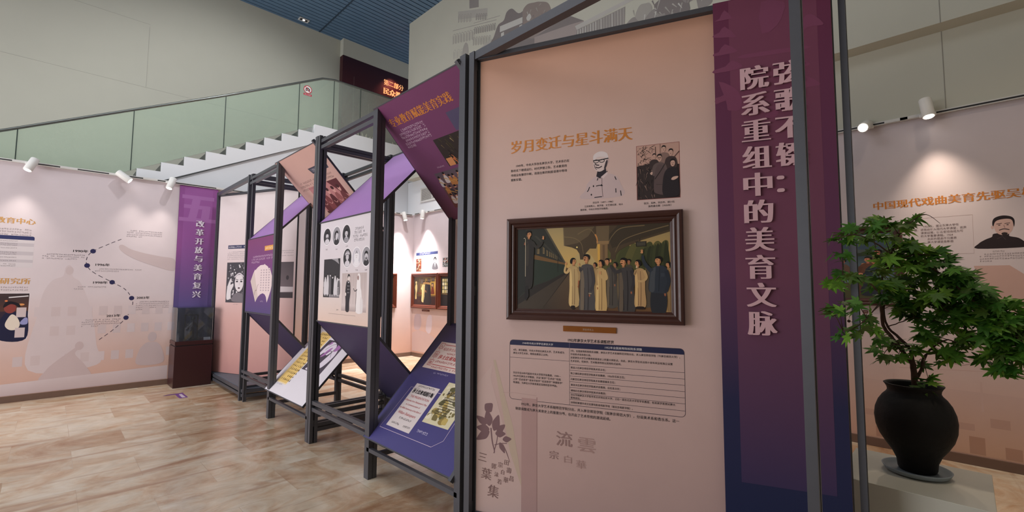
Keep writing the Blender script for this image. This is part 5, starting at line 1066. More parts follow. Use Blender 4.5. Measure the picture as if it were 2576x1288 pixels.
def f(t):
    p = Pic(RW); p.spl([(-8.30, 1.955), (-8.285, 2.06), (-8.23, 2.10), (-8.17, 2.09), (-8.12, 2.04), (-8.105, 1.955)], rgb(120, 118, 124)); p.poly([(-8.235, 2.09), (-8.20, 1.99), (-8.175, 2.09)], rgb(226, 220, 222)); p.ell(-8.205, 2.155, .034, .045, rgb(226, 214, 212)); p.spl([(-8.245, 2.14), (-8.25, 2.19), (-8.205, 2.222), (-8.16, 2.19), (-8.165, 2.14), (-8.19, 2.185), (-8.225, 2.18)], rgb(40, 38, 42)); p.marks(-8.29, 1.935, .2, 2, .03, .016, rgb(150, 142, 150)); p.build('print', INK, t)
flat('small_print', RW, 'grey bust portrait print between the text block and the crowd picture', 'print', (-8.2, 1.955), f, 'small prints above the studio painting')
def f(t):
    p = Pic(RW); p.rect(-7.93, 1.99, -7.45, 2.19, rgb(150, 150, 150)); rr = random.Random(4)
    for k in range(60): u, v = rr.uniform(-7.91, -7.47), rr.uniform(2.0, 2.17); p.ell(u, v, .014, .018, rgb(*rr.choice([(226, 220, 216), (60, 56, 58), (190, 110, 90), (110, 130, 110), (40, 40, 44)])), n=8)
    p.build('print', INK, t)
flat('small_print', RW, 'crowd picture print right of the grey bust portrait', 'print', (-7.7, 1.99), f, 'small prints above the studio painting')
def f(t):
    p = Pic(RW); c = rgb(196, 178, 184); p.spl([(-8.95, .62), (-8.97, .80), (-8.93, .93), (-8.83, .96), (-8.72, .93), (-8.68, .80), (-8.70, .68), (-8.80, .60)], c); p.poly([(-9.04, .12), (-9.04, .52), (-8.8, .60), (-8.4, .55), (-8.0, .40), (-7.8, .12)], rgb(206, 182, 180)); p.spl([(-8.5, .62), (-8.45, .90), (-8.30, .94), (-8.28, .70), (-8.36, .55)], rgb(214, 200, 208)); p.build('print', INK, t)
flat('wall_mural', RW, 'faded pink figure print low on the wall in the far corner', 'mural', (-8.5, .12), f)

# ------------------------------------------------------------------ prints on the left wall
BLUE = rgb(52, 56, 98)
def f(t): text('lettering', t, M['gold2'], LW, '教育中心', -.555, 2.385, .086, width=.365, smear=.045, bold=-.006, res=4)
flat('gold_heading', LW, 'gold heading at the left picture edge above the striped table', 'heading', (-.37, 2.37), f, None)
def f(t): text('lettering', t, M['gold2'], LW, '术研究所', -.565, 1.572, .088, width=.37, smear=.045, bold=-.006, res=4)
flat('gold_heading', LW, 'gold heading at the left picture edge above the dark photograph', 'heading', (-.37, 1.56), f, None)
def f(t):
    p = Pic(LW); p.marks(-.80, 2.312, .60, 3, .036, .022, rgb(110, 96, 98), last=1); p.build('lettering', INK, t)
flat('text_block', LW, 'small grey text under the upper gold heading at the left edge', 'text', (-.5, 2.25), f)
def f(t):
    p = Pic(LW); p.marks(-.80, 1.53, .60, 2, .036, .020, rgb(110, 96, 98), last=1); p.build('lettering', INK, t)
flat('text_block', LW, 'small grey text under the lower gold heading at the left edge', 'text', (-.5, 1.48), f)
def f(t):
    p = Pic(LW); p.poly(rr_rect(-1.2, 1.79, -.185, 2.215, .02), rgb(214, 204, 206)); p.poly(rr_rect(-1.2, 2.163, -.185, 2.215, .02, True, False), BLUE)
    for k, (a, c) in enumerate(((2.075, 2.12), (1.955, 2.005), (1.855, 1.895))): p.rect(-1.2, a, -.187, c, rgb(196, 186, 190))
    for v in (2.15, 2.112, 2.09, 2.055, 1.995, 1.97, 1.93, 1.885, 1.84, 1.815): p.marks(-.78, v, .50, 1, .1, .016, rgb(110, 98, 104), last=.92)
    p.build('grid', INK, t); p = Pic(LW, .0012); p.marks(-.72, 2.202, .17, 1, .1, .026, rgb(222, 216, 224), last=1); p.build('header_lettering', INK, t)
flat('table_print', LW, 'striped table with a navy header printed on the left wall', 'table print', (-.5, 1.79), f)
def f(t):
    p = Pic(LW); p.rect(-1.1, .824, -.185, 1.445, rgb(226, 216, 220)); p.gradq([(-1.1, .83), (-.192, .83), (-.192, 1.438), (-1.1, 1.438)], [rgb(36, 36, 60), rgb(42, 40, 70), rgb(64, 44, 46), rgb(80, 54, 52)])
    p.gradq([(-1.1, 1.20), (-.192, 1.20), (-.192, 1.438), (-1.1, 1.438)], [rgb(70, 46, 46), rgb(96, 62, 50), rgb(60, 50, 54), rgb(90, 64, 60)]); p.line([(-.38, 1.385), (-.20, 1.405)], .014, rgb(226, 220, 222)); p.ell(-.26, 1.29, .03, .014, rgb(222, 150, 90)); p.ell(-.40, 1.34, .014, .010, rgb(226, 130, 80)); p.ell(-.475, 1.30, .014, .05, rgb(226, 190, 120))
    p.spl([(-.44, .83), (-.46, 1.02), (-.41, 1.16), (-.36, 1.20), (-.30, 1.18), (-.24, 1.12), (-.20, 1.20), (-.195, .83)], rgb(34, 34, 62)); p.ell(-.36, 1.245, .055, .07, rgb(140, 66, 60)); p.spl([(-.42, 1.25), (-.41, 1.31), (-.36, 1.335), (-.28, 1.30), (-.27, 1.24), (-.31, 1.28), (-.36, 1.295)], rgb(30, 26, 34))
    p.spl([(-.395, 1.02), (-.38, 1.09), (-.34, 1.16), (-.29, 1.12), (-.26, 1.03), (-.28, .965), (-.33, .95), (-.37, .97)], rgb(226, 212, 196)); p.spl([(-.26, 1.05), (-.22, 1.11), (-.192, 1.10), (-.192, 1.03), (-.24, 1.02)], rgb(150, 150, 196))
    p.spl([(-.70, .83), (-.72, 1.02), (-.60, 1.16), (-.50, 1.10), (-.47, .83)], rgb(40, 38, 60)); p.ell(-.58, 1.18, .05, .065, rgb(160, 90, 76)); p.line([(-.50, 1.10), (-.49, 1.30)], .018, rgb(26, 24, 30))
    p.build('print', INK, t)
flat('photo_print', LW, 'dark colour photograph of people in navy printed on the left wall', 'photograph', (-.64, .824), f)
def f(t):
    pts = smooth([(.722, 2.254), (.60, 2.18), (.415, 2.053), (.355, 1.95), (.362, 1.841), (.44, 1.74), (.649, 1.602), (.80, 1.50), (.886, 1.363), (.90, 1.25), (.835, 1.069), (.70, .90), (.547, .759)], False, 14)
    p = Pic(LW); acc = 0; on = True; cur = [pts[0]]
    for a, c in zip(pts, pts[1:]):
        acc += math.hypot(c[0] - a[0], c[1] - a[1]); cur.append(c)
        if acc > (.040 if on else .026):
            if on: p.line(cur, .008, rgb(66, 56, 72))
            acc = 0; on = not on; cur = [c]
    p.build('dashed_line', INK, t)
    for (u, v), y, lu, lv in (((.415, 2.053), '1990年', .205, 2.030), ((.362, 1.841), '1996年', .452, 1.842), ((.649, 1.602), '1998年', .440, 1.580), ((.886, 1.363), '2003年', .945, 1.352), ((.835, 1.069), '2013年', .610, 1.088)):
        p = Pic(LW, .0008); p.ell(u, v, .031, .033, rgb(48, 46, 84), n=28); p.build('dot', INK, t)
        text('year', t, BK, LW, y, lu, lv, .044, n=.0010, width=.158, bold=.010, res=3, smear=.012)
    p = Pic(LW)
    for u, v, w, r, l in ((.78, 2.405, .45, 4, .45), (-.10, 1.995, .44, 3, .85), (.45, 1.805, .55, 2, .5), (.24, 1.540, .36, 2, .4), (.94, 1.315, .42, 5, .3), (.345, 1.060, .44, 4, .45)): p.marks(u, v, w, r, .030, .0195, rgb(96, 84, 92), indent=2, last=l)
    p.build('notes', INK, t)
flat('timeline_print', LW, 'dashed winding timeline with five navy dots and years on the left wall', 'timeline', (.6, .76), f)
def f(t):
    c1, c2, c3 = rgb(206, 188, 188), rgb(200, 180, 180), rgb(211, 195, 196)
    p = Pic(LW, .0003)
    p.spl([(-.15, .40), (-.10, 1.15), (-.06, 1.45), (.02, 1.62), (.12, 1.68), (.14, 1.80), (.18, 1.84), (.22, 1.78), (.22, 1.68), (.30, 1.60), (.38, 1.40), (.46, 1.10), (.52, .70), (.54, .40)], c3); p.ell(.185, 1.76, .04, .06, c1)
    for v in (.46, .85, 1.12):
        for k in range(11): p.rect(-.30 + k * .165, v, -.21 + k * .165, v + .13, c1 if (k + int(v * 10)) % 3 else c3)
    p.spl([(-.02, .22), (.02, .38), (.12, .50), (.25, .62), (.34, .70), (.36, .66), (.30, .58), (.42, .40), (.46, .22)], c2); p.ell(.34, .69, .045, .06, c2)
    p.spl([(1.0, .35), (1.01, .55), (1.08, .66), (1.16, .68), (1.24, .66), (1.30, .55), (1.31, .35)], c2); p.ell(1.165, .76, .055, .075, c2)
    p.spl([(.70, 2.14), (.74, 2.17), (.84, 2.11), (1.0, 2.06), (1.2, 2.02), (1.39, 1.98), (1.39, 1.80), (1.15, 1.86), (.9, 1.96), (.75, 2.06)], rgb(200, 182, 182))
    p.gradq([(-.5, .09), (1.38, .09), (1.38, .30), (-.5, .24)], [c2, c2, c3, c3]); p.build('print', INK, t)
flat('wall_mural', LW, 'faded mauve figures and windows printed low on the left wall', 'mural', (.5, .1), f)

# ------------------------------------------------------------------ prints on the right wall
def f(t): text('lettering', t, M['gold'], RW, '中国现代戏曲美育先驱吴梅', -.632, 2.372, .088, width=1.10, smear=.045, bold=-.006, res=4)
flat('gold_heading', RW, 'gold heading on the right wall above the maple', 'heading', (-.1, 2.36), f)
def f(t):
    p = Pic(RW); p.line([(-.42, 1.89), (.068, 1.89), (.072, 2.243), (-.42, 2.243), (-.42, 1.89)], .003, rgb(176, 150, 148)); p.build('outline', INK, t); text('lettering', t, mat('soft_grey_print', rgb(120, 100, 100), .6), RW, ['\u3000\u3000\u30001922年，国立东南大学任', '教，将昆曲引入现代大学课堂，百声', '\u3000\u3000课堂组建，使古老戏曲成为可', '\u3000\u3000的大学重要课程。1924', '\u3000\u3000\u3000\u3000此处的昆曲不只是表', '\u3000\u3000\u3000\u3000南大学课堂里新面'], -.33, 2.155, .0225, .0305, bold=.006)
flat('text_block', RW, 'outlined text block on the right wall left of the portrait', 'text', (-.17, 1.89), f)
def f(t):
    p = Pic(RW); p.spl([(.092, 1.930), (.10, 1.975), (.145, 2.01), (.185, 2.03), (.20, 2.058), (.285, 2.055), (.292, 2.03), (.345, 2.01), (.385, 1.965), (.40, 1.930)], rgb(48, 38, 42), k=4)
    p.spl([(.205, 2.155), (.205, 2.10), (.222, 2.058), (.262, 2.040), (.30, 2.062), (.318, 2.11), (.318, 2.17), (.29, 2.19), (.23, 2.19)], rgb(206, 172, 164)); p.spl([(.196, 2.11), (.194, 2.165), (.212, 2.20), (.26, 2.215), (.31, 2.20), (.328, 2.165), (.322, 2.11), (.314, 2.165), (.29, 2.183), (.24, 2.18), (.210, 2.16)], rgb(40, 32, 36))
    p.ell(.192, 2.115, .008, .016, rgb(206, 172, 164))
    for u in (.235, .285): p.line([(u - .018, 2.142), (u + .016, 2.146)], .005, rgb(50, 40, 42)); p.ell(u, 2.131, .008, .004, rgb(40, 32, 36), n=8)
    p.curve([(.232, 2.086), (.262, 2.096), (.294, 2.086)], .007, rgb(52, 42, 44)); p.spl([(.245, 2.058), (.262, 2.066), (.282, 2.058), (.276, 2.043), (.262, 2.038), (.25, 2.043)], rgb(52, 42, 44)); p.line([(.262, 2.13), (.268, 2.104)], .004, rgb(150, 116, 112)); p.line([(.215, 2.01), (.25, 2.03), (.268, 2.0)], .004, rgb(80, 66, 70))
    p.build('print', INK, t); p = Pic(RW); p.marks(.185, 1.907, .085, 1, .1, .014, rgb(90, 74, 76), last=1); p.marks(.100, 1.884, .30, 4, .0205, .0145, rgb(112, 94, 96), indent=2, last=.3); p.build('caption', INK, t)
flat('portrait_print', RW, 'printed bust of a moustached man in black on the right wall', 'portrait', (.24, 1.81), f)
def f(t):
    p = Pic(RW, .0003); a, c, d = rgb(204, 168, 158), rgb(196, 160, 146), rgb(210, 180, 172)
    p.poly([(.06, 1.775), (.28, 1.775), (.44, 1.62), (.60, 1.30), (.60, 1.0), (.3, 1.35), (.12, 1.50)], a)
    p.gradq([(-.80, .09), (1.5, .09), (1.5, .62), (-.80, .66)], [rgb(206, 166, 142), rgb(206, 166, 142), d, d])
    for k in range(9): p.rect(-.78 + k * .22, .30 + (k % 3) * .05, -.66 + k * .22, .36 + (k % 3) * .07, c); p.rect(-.70 + k * .22, .10, -.60 + k * .22, .20 + (k % 2) * .05, rgb(184, 144, 124))
    for k in range(5): p.rect(-.55 + k * .3, .48, -.535 + k * .3, .74, d)
    L = rgb(150, 118, 112); p.line(smooth([(-.12, .885), (-.06, .905), (.02, .935), (.03, .91), (-.05, .875), (-.12, .885)], False), .004, L); p.line([(.07, .95), (.07, 1.20)], .004, L); p.line([(-.1, 1.30), (-.08, 1.22), (-.05, 1.28)], .004, L); p.curve([(.10, .90), (.16, .86), (.2, .80)], .004, L); p.line([(-.5, .80), (.5, .86)], .003, a)
    p.build('print', INK, t)
flat('wall_mural', RW, 'faded brown town print along the lower right wall behind the pot', 'mural', (.2, .1), f)

# ------------------------------------------------------------------ large faded mural high on the bulkhead
MF = Fr((0, 5.68, 1.55), (1, 0, 0), (0, 0, 1)); K = .9652
def f(t):
    p = Pic(MF, .0005, map=lambda u, v: (u * K, (v - 1.55) * K))
    G0, G1, G2, G3, G4 = rgb(182, 178, 170), rgb(170, 165, 158), rgb(152, 146, 142), rgb(134, 126, 124), rgb(200, 198, 192)
    p.poly([(-7.15, 7.72), (-6.85, 7.60), (-6.84, 7.30), (-7.14, 7.40)], G2)
    p.poly([(-7.52, 7.50), (-6.57, 7.16), (-6.57, 6.99), (-7.52, 7.32)], G0)
    def arches(x0, y0, x1, y1, n, w, h, c):
        for k in range(n):
            a = k / max(n - 1, 1); x = x0 + (x1 - x0) * a; y = y0 + (y1 - y0) * a
            p.line([(x - w / 2, y - h), (x - w / 2, y - w * .3)] + [(x - w / 2 * math.cos(R_(q)), y - w * .3 + w / 2 * math.sin(R_(q))) for q in range(0, 181, 30)] + [(x + w / 2, y - h)], .012, c); p.poly([(x - w * .3, y - h), (x, y - h), (x, y - w * .2), (x - w * .3, y - w * .4)], c)
    arches(-7.48, 7.40, -7.10, 7.26, 5, .06, .16, G1); arches(-6.90, 7.17, -6.62, 7.06, 5, .045, .12, G2)
    p.line([(-7.7, 7.14), (-6.3, 6.80)], .015, G1); p.line([(-7.0, 7.02), (-6.2, 6.84)], .012, G1)
    arches(-7.65, 7.03, -7.0, 6.87, 8, .075, .20, G1); arches(-6.95, 6.90, -6.35, 6.74, 10, .045, .13, G2); arches(-7.62, 6.66, -7.25, 6.56, 4, .08, .18, G0); arches(-6.98, 6.70, -6.5, 6.55, 7, .05, .16, G1)
    rr = random.Random(8)
    p.spl([(-7.35, 6.45), (-7.33, 6.62), (-7.25, 6.70), (-7.17, 6.62), (-7.16, 6.42)], G1)
    p.spl([(-6.95, 6.33), (-6.7, 6.42), (-6.45, 6.46), (-6.3, 6.30), (-6.4, 6.1), (-6.9, 6.1)], G0)
    # dark gabled hall
    p.spl([(-6.55, 6.0), (-6.52, 6.33), (-6.38, 6.48), (-6.26, 6.67), (-6.10, 6.70), (-6.02, 6.83), (-5.88, 6.84), (-5.74, 6.70), (-5.66, 6.66), (-5.55, 6.66), (-5.45, 6.55), (-5.35, 6.40), (-5.3, 5.6), (-6.55, 5.6)], G3)
    p.poly([(-6.205, 6.625), (-5.60, 6.555), (-5.60, 6.44), (-6.205, 6.505)], G4); p.rect(-6.17, 6.40, -6.09, 6.47, G4); p.rect(-5.68, 6.34, -5.61, 6.42, G4)
    p.spl([(-5.60, 6.60), (-5.5, 6.74), (-5.30, 6.70), (-5.18, 6.66), (-4.98, 6.54), (-4.90, 6.30), (-4.95, 6.0), (-5.45, 6.1)], rgb(150, 138, 132))
    for k in range(26):
        u, v = rr.uniform(-5.5, -5.0), rr.uniform(6.2, 6.62); p.line([(u, v), (u + rr.uniform(-.06, .08), v - rr.uniform(.02, .12))], .02, rr.choice([G1, G3, G0]), .006)
    p.spl([(-5.5, 6.50), (-5.42, 6.54), (-5.38, 6.45), (-5.46, 6.42)], G4)
    # low houses, columns and trees behind the top of the near wall
    p.poly([(-5.3, 5.2), (-5.3, 6.05), (-4.95, 6.12), (-4.54, 6.12), (-4.22, 5.90), (-4.4, 5.2)], rgb(166, 154, 150)); p.poly([(-5.3, 6.05), (-4.54, 6.13), (-4.22, 5.90), (-4.5, 5.95)], G3); p.poly([(-6.3, 5.2), (-6.3, 6.05), (-5.95, 6.12), (-5.3, 5.95), (-5.3, 5.2)], G3)
    for k in range(14): p.line([(-6.2 + k * .06, 5.8 + rr.uniform(-.1, .1)), (-6.2 + k * .06, 5.55)], .012, G4, .004)
    p.poly([(-4.45, 5.50), (-4.36, 5.80), (-3.46, 5.80), (-3.47, 5.56), (-3.5, 5.2), (-4.45, 5.2)], G2)
    p.poly([(-4.40, 5.88), (-3.30, 5.90), (-3.30, 5.84), (-4.36, 5.80)], rgb(190, 186, 180))
    for k in range(18): p.line([(-4.34 + k * .05, 5.79), (-4.34 + k * .05, 5.42)], .014, rr.choice([G4, G0, G1]))
    p.spl([(-4.75, 5.62), (-4.68, 5.70), (-4.58, 5.66), (-4.55, 5.55), (-4.74, 5.52)], G4); p.ell(-4.65, 5.62, .02, .02, G3)
    for u, v, r, c in ((-3.30, 5.45, .16, G2), (-3.15, 5.58, .14, G1), (-3.0, 5.40, .18, G2), (-2.82, 5.56, .16, G3), (-2.65, 5.42, .2, G3), (-2.45, 5.55, .18, G2), (-2.28, 5.40, .16, G2), (-3.4, 5.30, .12, G1)):
        p.spl([(u + r * rr.uniform(.6, 1.15) * math.cos(a), v + r * rr.uniform(.6, 1.1) * math.sin(a)) for a in (0, .7, 1.4, 2.1, 2.8, 3.5, 4.2, 4.9, 5.6)], c, k=3)
    for k in range(30): u, v = rr.uniform(-3.4, -2.2), rr.uniform(5.25, 5.7); p.line([(u, v), (u + rr.uniform(-.05, .08), v - rr.uniform(.04, .14))], .02, rr.choice([G0, G4, G3, G1]), .005)
    p.spl([(-5.6, 7.2), (-5.3, 7.3), (-5.1, 7.1), (-5.2, 6.85), (-5.5, 6.95)], rgb(182, 180, 164)); p.spl([(-4.9, 7.0), (-4.5, 7.1), (-4.2, 6.8), (-4.4, 6.5), (-4.8, 6.7)], rgb(176, 172, 164)); p.build('print', INK, t)
flat('wall_mural', MF, 'pale grey mural of arcaded halls and gabled houses high on the bulkhead wall', 'mural', (-4.5, 3.5), f)

# ------------------------------------------------------------------ glass display case
dc = empty('display_case', (-8.81, 1.635, 0), 'maroon plinth with a glass cover standing against the left wall under the violet banner', 'display case')
x0, x1, y0, y1 = -9.035, -8.60, 1.385, 1.882
MB().box((x0, y0, 0), (x1, y1, .625)).build('plinth', M['maroon'], dc, bevel=.004)
MB().box((x0 + .012, y0 + .012, .625), (x1 - .012, y1 - .012, .640)).build('shadow_gap', M['black'], dc)
MB().box((x0, y0, .640), (x1, y1, .70)).build('plinth_top', M['maroon'], dc, bevel=.004)
gt = .006
for nm, a, c in (('front', (x1 - .018, y0 + .012, .70), (x1 - .018 + gt, y1 - .012, 1.21)), ('back', (x0 + .012, y0 + .012, .70), (x0 + .012 + gt, y1 - .012, 1.21)), ('left', (x0 + .018, y0 + .012, .70), (x1 - .018, y0 + .012 + gt, 1.21)), ('right', (x0 + .018, y1 - .012 - gt, .70), (x1 - .018, y1 - .012, 1.21))):
    MB().box(a, c).build('glass_pane', M['clearglass'], dc)
MB().box((x0 + .008, y0 + .008, 1.21), (x1 - .008, y1 - .008, 1.218)).build('glass_lid', M['clearglass'], dc)
b = MB()
for yy in (y0 + .012, y1 - .014): b.box((x1 - .014, yy, .70), (x1 - .0115, yy + .002, 1.21))
b.build('glass_edge', M['track'], dc)
sc = empty('bronze_sculpture', (-8.78, 1.615, .70), 'dark bronze figure inside a square frame, standing in the glass case', 'sculpture')
b = MB(); b.box((-8.84, 1.52, .70), (-8.72, 1.71, .712)); b.build('base', M['bronze'], sc)
b = MB(); b.box((-8.79, 1.525, .712), (-8.772, 1.54, 1.10)); b.box((-8.79, 1.69, .712), (-8.772, 1.705, 1.10)); b.box((-8.79, 1.525, 1.085), (-8.772, 1.705, 1.10)); b.build('square_frame', M['bronze'], sc)
b = MB(); b.tube([(-8.78, 1.60, .712), (-8.78, 1.60, .80), (-8.775, 1.605, .90), (-8.775, 1.62, .97), (-8.78, 1.625, 1.01), (-8.78, 1.63, 1.02)], [.030, .026, .034, .040, .022, .016], 14); b.tube([(-8.78, 1.632, 1.01), (-8.778, 1.634, 1.03), (-8.778, 1.636, 1.055), (-8.78, 1.636, 1.075)], [.016, .027, .027, .008], 14)
b.tube([(-8.775, 1.585, .965), (-8.75, 1.56, .92), (-8.75, 1.575, .87)], [.014, .012, .009], 10); b.tube([(-8.775, 1.655, .965), (-8.76, 1.68, .935), (-8.755, 1.69, .90)], [.014, .012, .009], 10); b.tube([(-8.78, 1.64, .712), (-8.78, 1.638, .82), (-8.777, 1.625, .90)], [.022, .020, .028], 12)
b.build('figure', M['bronze'], sc)
lc = MB(); lc.prism([(-8.66, 1.765, .70), (-8.625, 1.765, .70), (-8.625, 1.855, .70), (-8.66, 1.855, .70)], [(-8.668, 1.765, .740), (-8.664, 1.765, .742), (-8.664, 1.855, .742), (-8.668, 1.855, .740)])
tag(lc.build('label_card', M['paper']), 'small white label card inside the glass case', 'label')
# direction sticker on the floor
fs = empty('floor_sticker', (-7.95, 1.39, 0), 'purple leaf-shaped direction sticker on the floor in front of the display case', 'floor sticker')
FF = Fr((-7.95, 1.39, 0), (0, 1, 0), (-1, 0, 0))
p = Pic(FF, .0008); p.spl([(-.185, .17), (-.12, .22), (-.04, .225), (.02, .21), (.03, .185), (-.02, .165), (-.1, .155)], rgb(86, 44, 104)); p.spl([(-.14, .185), (-.06, .20), (.0, .19), (-.06, .17)], rgb(140, 96, 150)); p.poly([(.0, .20), (.06, .235), (.06, .20), (.0, .18)], rgb(86, 44, 110)); p.poly([(.05, .24), (.052, -.16), (-.045, -.16), (-.05, -.02), (-.045, .19), (.0, .21)], rgb(118, 76, 140)); p.poly([(.025, .15), (.03, -.12), (-.012, -.12), (-.01, .13)], rgb(206, 190, 206)); p.build('print', GLOSS_INK, fs)

# ------------------------------------------------------------------ pedestal, saucer, pot, maple
pd = empty('pedestal', (-.232, 3.19, 0), 'square pale laminate pedestal carrying the potted maple', 'pedestal')
MB().box((-.515, 2.905, 0), (.052, 3.485, .6)).build('body', M['laminate'], pd, bevel=.002)
tag(MB().lathe([(.105, 0), (.130, .008), (.140, .026), (.142, .030), (.137, .030), (.126, .014), (.0, .010)], (-.226, 3.235, .6003), 48).build('saucer', M['saucer']), 'shallow blue grey saucer under the black pot', 'saucer')
PZ = .6130; PC = (-.222, 3.245, PZ)
pt = empty('plant_pot', PC, 'matt black clay pot with a wide shoulder and flared rim on the saucer', 'pot')
outer = [(.074, 0), (.080, .012), (.084, .05), (.100, .09), (.126, .13), (.148, .17), (.162, .215), (.167, .265), (.163, .305), (.150, .345), (.132, .375), (.116, .392), (.110, .404), (.112, .418), (.119, .432), (.126, .442)]
inner = [(.121, .445), (.108, .428), (.102, .408), (.11, .388), (.13, .36)]
MB().lathe(outer + inner, PC, 56, wob=.012).build('vessel', M['pot'], pt)
MB().lathe([(.128, .36), (.09, .366), (.0, .370)], PC, 32).build('soil', M['soil'], pt)
mp_ = empty('maple_tree', (-.219, 3.25, PZ + .375), 'green Japanese maple bonsai sweeping to the right, growing from the black pot', 'tree')
CL=[(-0.314,2.634,1.787,4),(-0.271,3.270,1.765,6),(-0.309,2.964,1.651,5),(-0.261,3.320,1.617,6),(-0.195,3.320,1.747,6),(-0.151,3.270,1.710,6),(-0.099,3.320,1.700,5),(-0.100,3.320,1.605,6),(-0.029,3.270,1.614,6),(-0.161,3.320,1.488,5),(-0.225,3.270,1.466,5),(-0.301,3.129,1.519,5),(0.015,3.320,1.573,5),(0.053,3.320,1.523,6),(-0.010,3.270,1.503,6),(0.100,3.270,1.466,6),(0.036,3.320,1.413,6),(0.128,3.270,1.371,6),(0.062,3.270,1.387,6),(0.007,3.320,1.391,5),(0.164,3.320,1.390,6),(0.112,3.270,1.294,5),(-0.055,3.320,1.470,5),(-0.081,3.270,1.542,5),(0.078,3.270,1.436,5),(0.179,3.270,1.347,5),(-0.333,2.460,1.823,4),(-0.309,2.741,1.868,5),(-0.281,3.079,1.914,4),(-0.239,3.320,1.909,5),(-0.178,3.370,1.953,2),(-0.369,2.410,1.787,3),(-0.393,2.360,1.760,2),(-0.305,3.158,1.838,5),(-0.248,3.270,1.821,6),(-0.184,3.220,1.800,6),(-0.124,3.320,1.761,6),(-0.301,2.816,1.724,5),(-0.289,3.258,1.715,7),(-0.213,3.220,1.683,7),(-0.140,3.350,1.670,7),(-0.061,3.270,1.655,6),(0.000,3.370,1.632,5),(-0.368,2.360,1.691,3),(-0.401,2.460,1.620,4),(-0.415,2.410,1.580,3),(-0.320,2.310,1.606,4),(-0.395,2.410,1.467,3),(-0.350,2.510,1.488,3),(-0.413,2.360,1.457,2),(-0.390,2.460,1.372,2),(-0.333,2.410,1.386,3),(-0.338,2.779,1.388,3),(-0.315,2.896,1.580,6),(-0.278,3.130,1.568,7),(-0.231,3.320,1.534,7),(-0.270,3.270,1.460,5),(-0.188,3.370,1.600,7),(-0.125,3.220,1.542,7),(-0.206,3.320,1.418,5),(-0.122,3.270,1.407,6),(-0.072,3.370,1.359,5),(-0.176,3.220,1.328,4),(-0.042,3.320,1.536,7),(0.027,3.220,1.537,7),(0.065,3.320,1.478,7),(-0.002,3.370,1.454,7),(0.120,3.270,1.423,7),(0.164,3.350,1.441,6),(0.090,3.220,1.359,7),(0.144,3.320,1.325,7),(0.179,3.270,1.294,6),(0.060,3.370,1.295,5),(0.097,3.220,1.244,5),(-0.025,3.270,1.316,5),(-0.051,3.320,1.228,3),(0.161,3.270,1.232,4),(0.208,3.320,1.364,6),(0.226,3.270,1.295,5),(-0.074,3.370,1.584,6),(0.050,3.270,1.573,5),(0.098,3.370,1.510,6),(0.141,3.270,1.496,5),(-0.101,3.320,1.479,6),(-0.035,3.220,1.413,5),(-0.294,3.261,1.265,4),(-0.326,3.090,1.212,2),(-0.277,3.220,1.189,3),(-0.226,3.270,1.249,4),(-0.201,3.320,1.162,2),(-0.142,3.370,1.291,4),(-0.099,3.270,1.240,3),(-0.054,3.320,1.269,3),(-0.166,3.170,1.071,2),(-0.137,3.220,1.094,2),(-0.110,3.370,1.192,2),(-0.327,2.945,1.287,2),(-0.328,2.634,1.441,2),(0.106,3.270,1.179,4),(0.069,3.320,1.207,3),(0.131,3.220,1.206,3),]
BR=[([(-0.214,3.250,1.017),(-0.217,3.250,1.141),(-0.224,3.250,1.182),],0.024,0.02),([(-0.225,3.250,1.167),(-0.261,3.250,1.230),(-0.307,3.270,1.300),(-0.335,3.270,1.357),(-0.337,3.250,1.441),(-0.343,3.250,1.539),(-0.320,3.230,1.638),(-0.287,3.250,1.747),(-0.246,3.250,1.854),],0.018,0.006),([(-0.218,3.250,1.172),(-0.227,3.270,1.232),(-0.271,3.280,1.291),(-0.316,3.300,1.341),(-0.332,3.300,1.417),(-0.325,3.310,1.528),],0.015,0.006),([(-0.213,3.250,1.079),(-0.187,3.280,1.131),(-0.179,3.290,1.183),(-0.149,3.300,1.237),(-0.078,3.310,1.294),(-0.014,3.300,1.250),],0.014,0.003),([(-0.320,3.230,1.638),(-0.254,3.250,1.724),(-0.159,3.270,1.700),(-0.071,3.280,1.614),(0.012,3.270,1.513),(0.091,3.270,1.417),(0.164,3.250,1.328),(0.212,3.250,1.277),],0.01,0.004),([(-0.281,3.188,1.744),(-0.309,2.845,1.784),(-0.327,2.410,1.787),(-0.395,2.390,1.763),],0.007,0.002),([(-0.337,3.250,1.441),(-0.300,3.300,1.529),(-0.199,3.300,1.552),(-0.092,3.280,1.470),(-0.009,3.280,1.352),(0.083,3.250,1.264),],0.009,0.003),([(-0.311,2.973,1.490),(-0.323,2.594,1.425),(-0.340,2.390,1.391),(-0.381,2.390,1.377),],0.005,0.002),([(-0.311,2.944,1.540),(-0.319,2.503,1.602),(-0.372,2.390,1.617),(-0.409,2.390,1.575),],0.006,0.002),([(-0.246,3.250,1.854),(-0.199,3.280,1.919),(-0.134,3.300,1.958),(-0.082,3.330,1.908),],0.005,0.0015),([(-0.157,3.300,1.226),(-0.171,3.220,1.170),(-0.157,3.170,1.108),],0.004,0.002),([(-0.273,3.250,1.272),(-0.316,3.250,1.236),(-0.343,3.280,1.191),],0.005,0.002),([(-0.251,3.250,1.724),(-0.172,3.250,1.742),(-0.097,3.300,1.720),(-0.011,3.330,1.635),],0.006,0.002),([(-0.322,3.270,1.349),(-0.265,3.250,1.375),(-0.204,3.280,1.402),(-0.122,3.250,1.397),(-0.068,3.300,1.357),],0.005,0.002),([(-0.326,2.614,1.410),(-0.324,2.721,1.438),(-0.314,2.944,1.471),],0.004,0.003),([(-0.340,2.390,1.391),(-0.326,2.668,1.407),(-0.315,3.020,1.327),],0.003,0.004),]
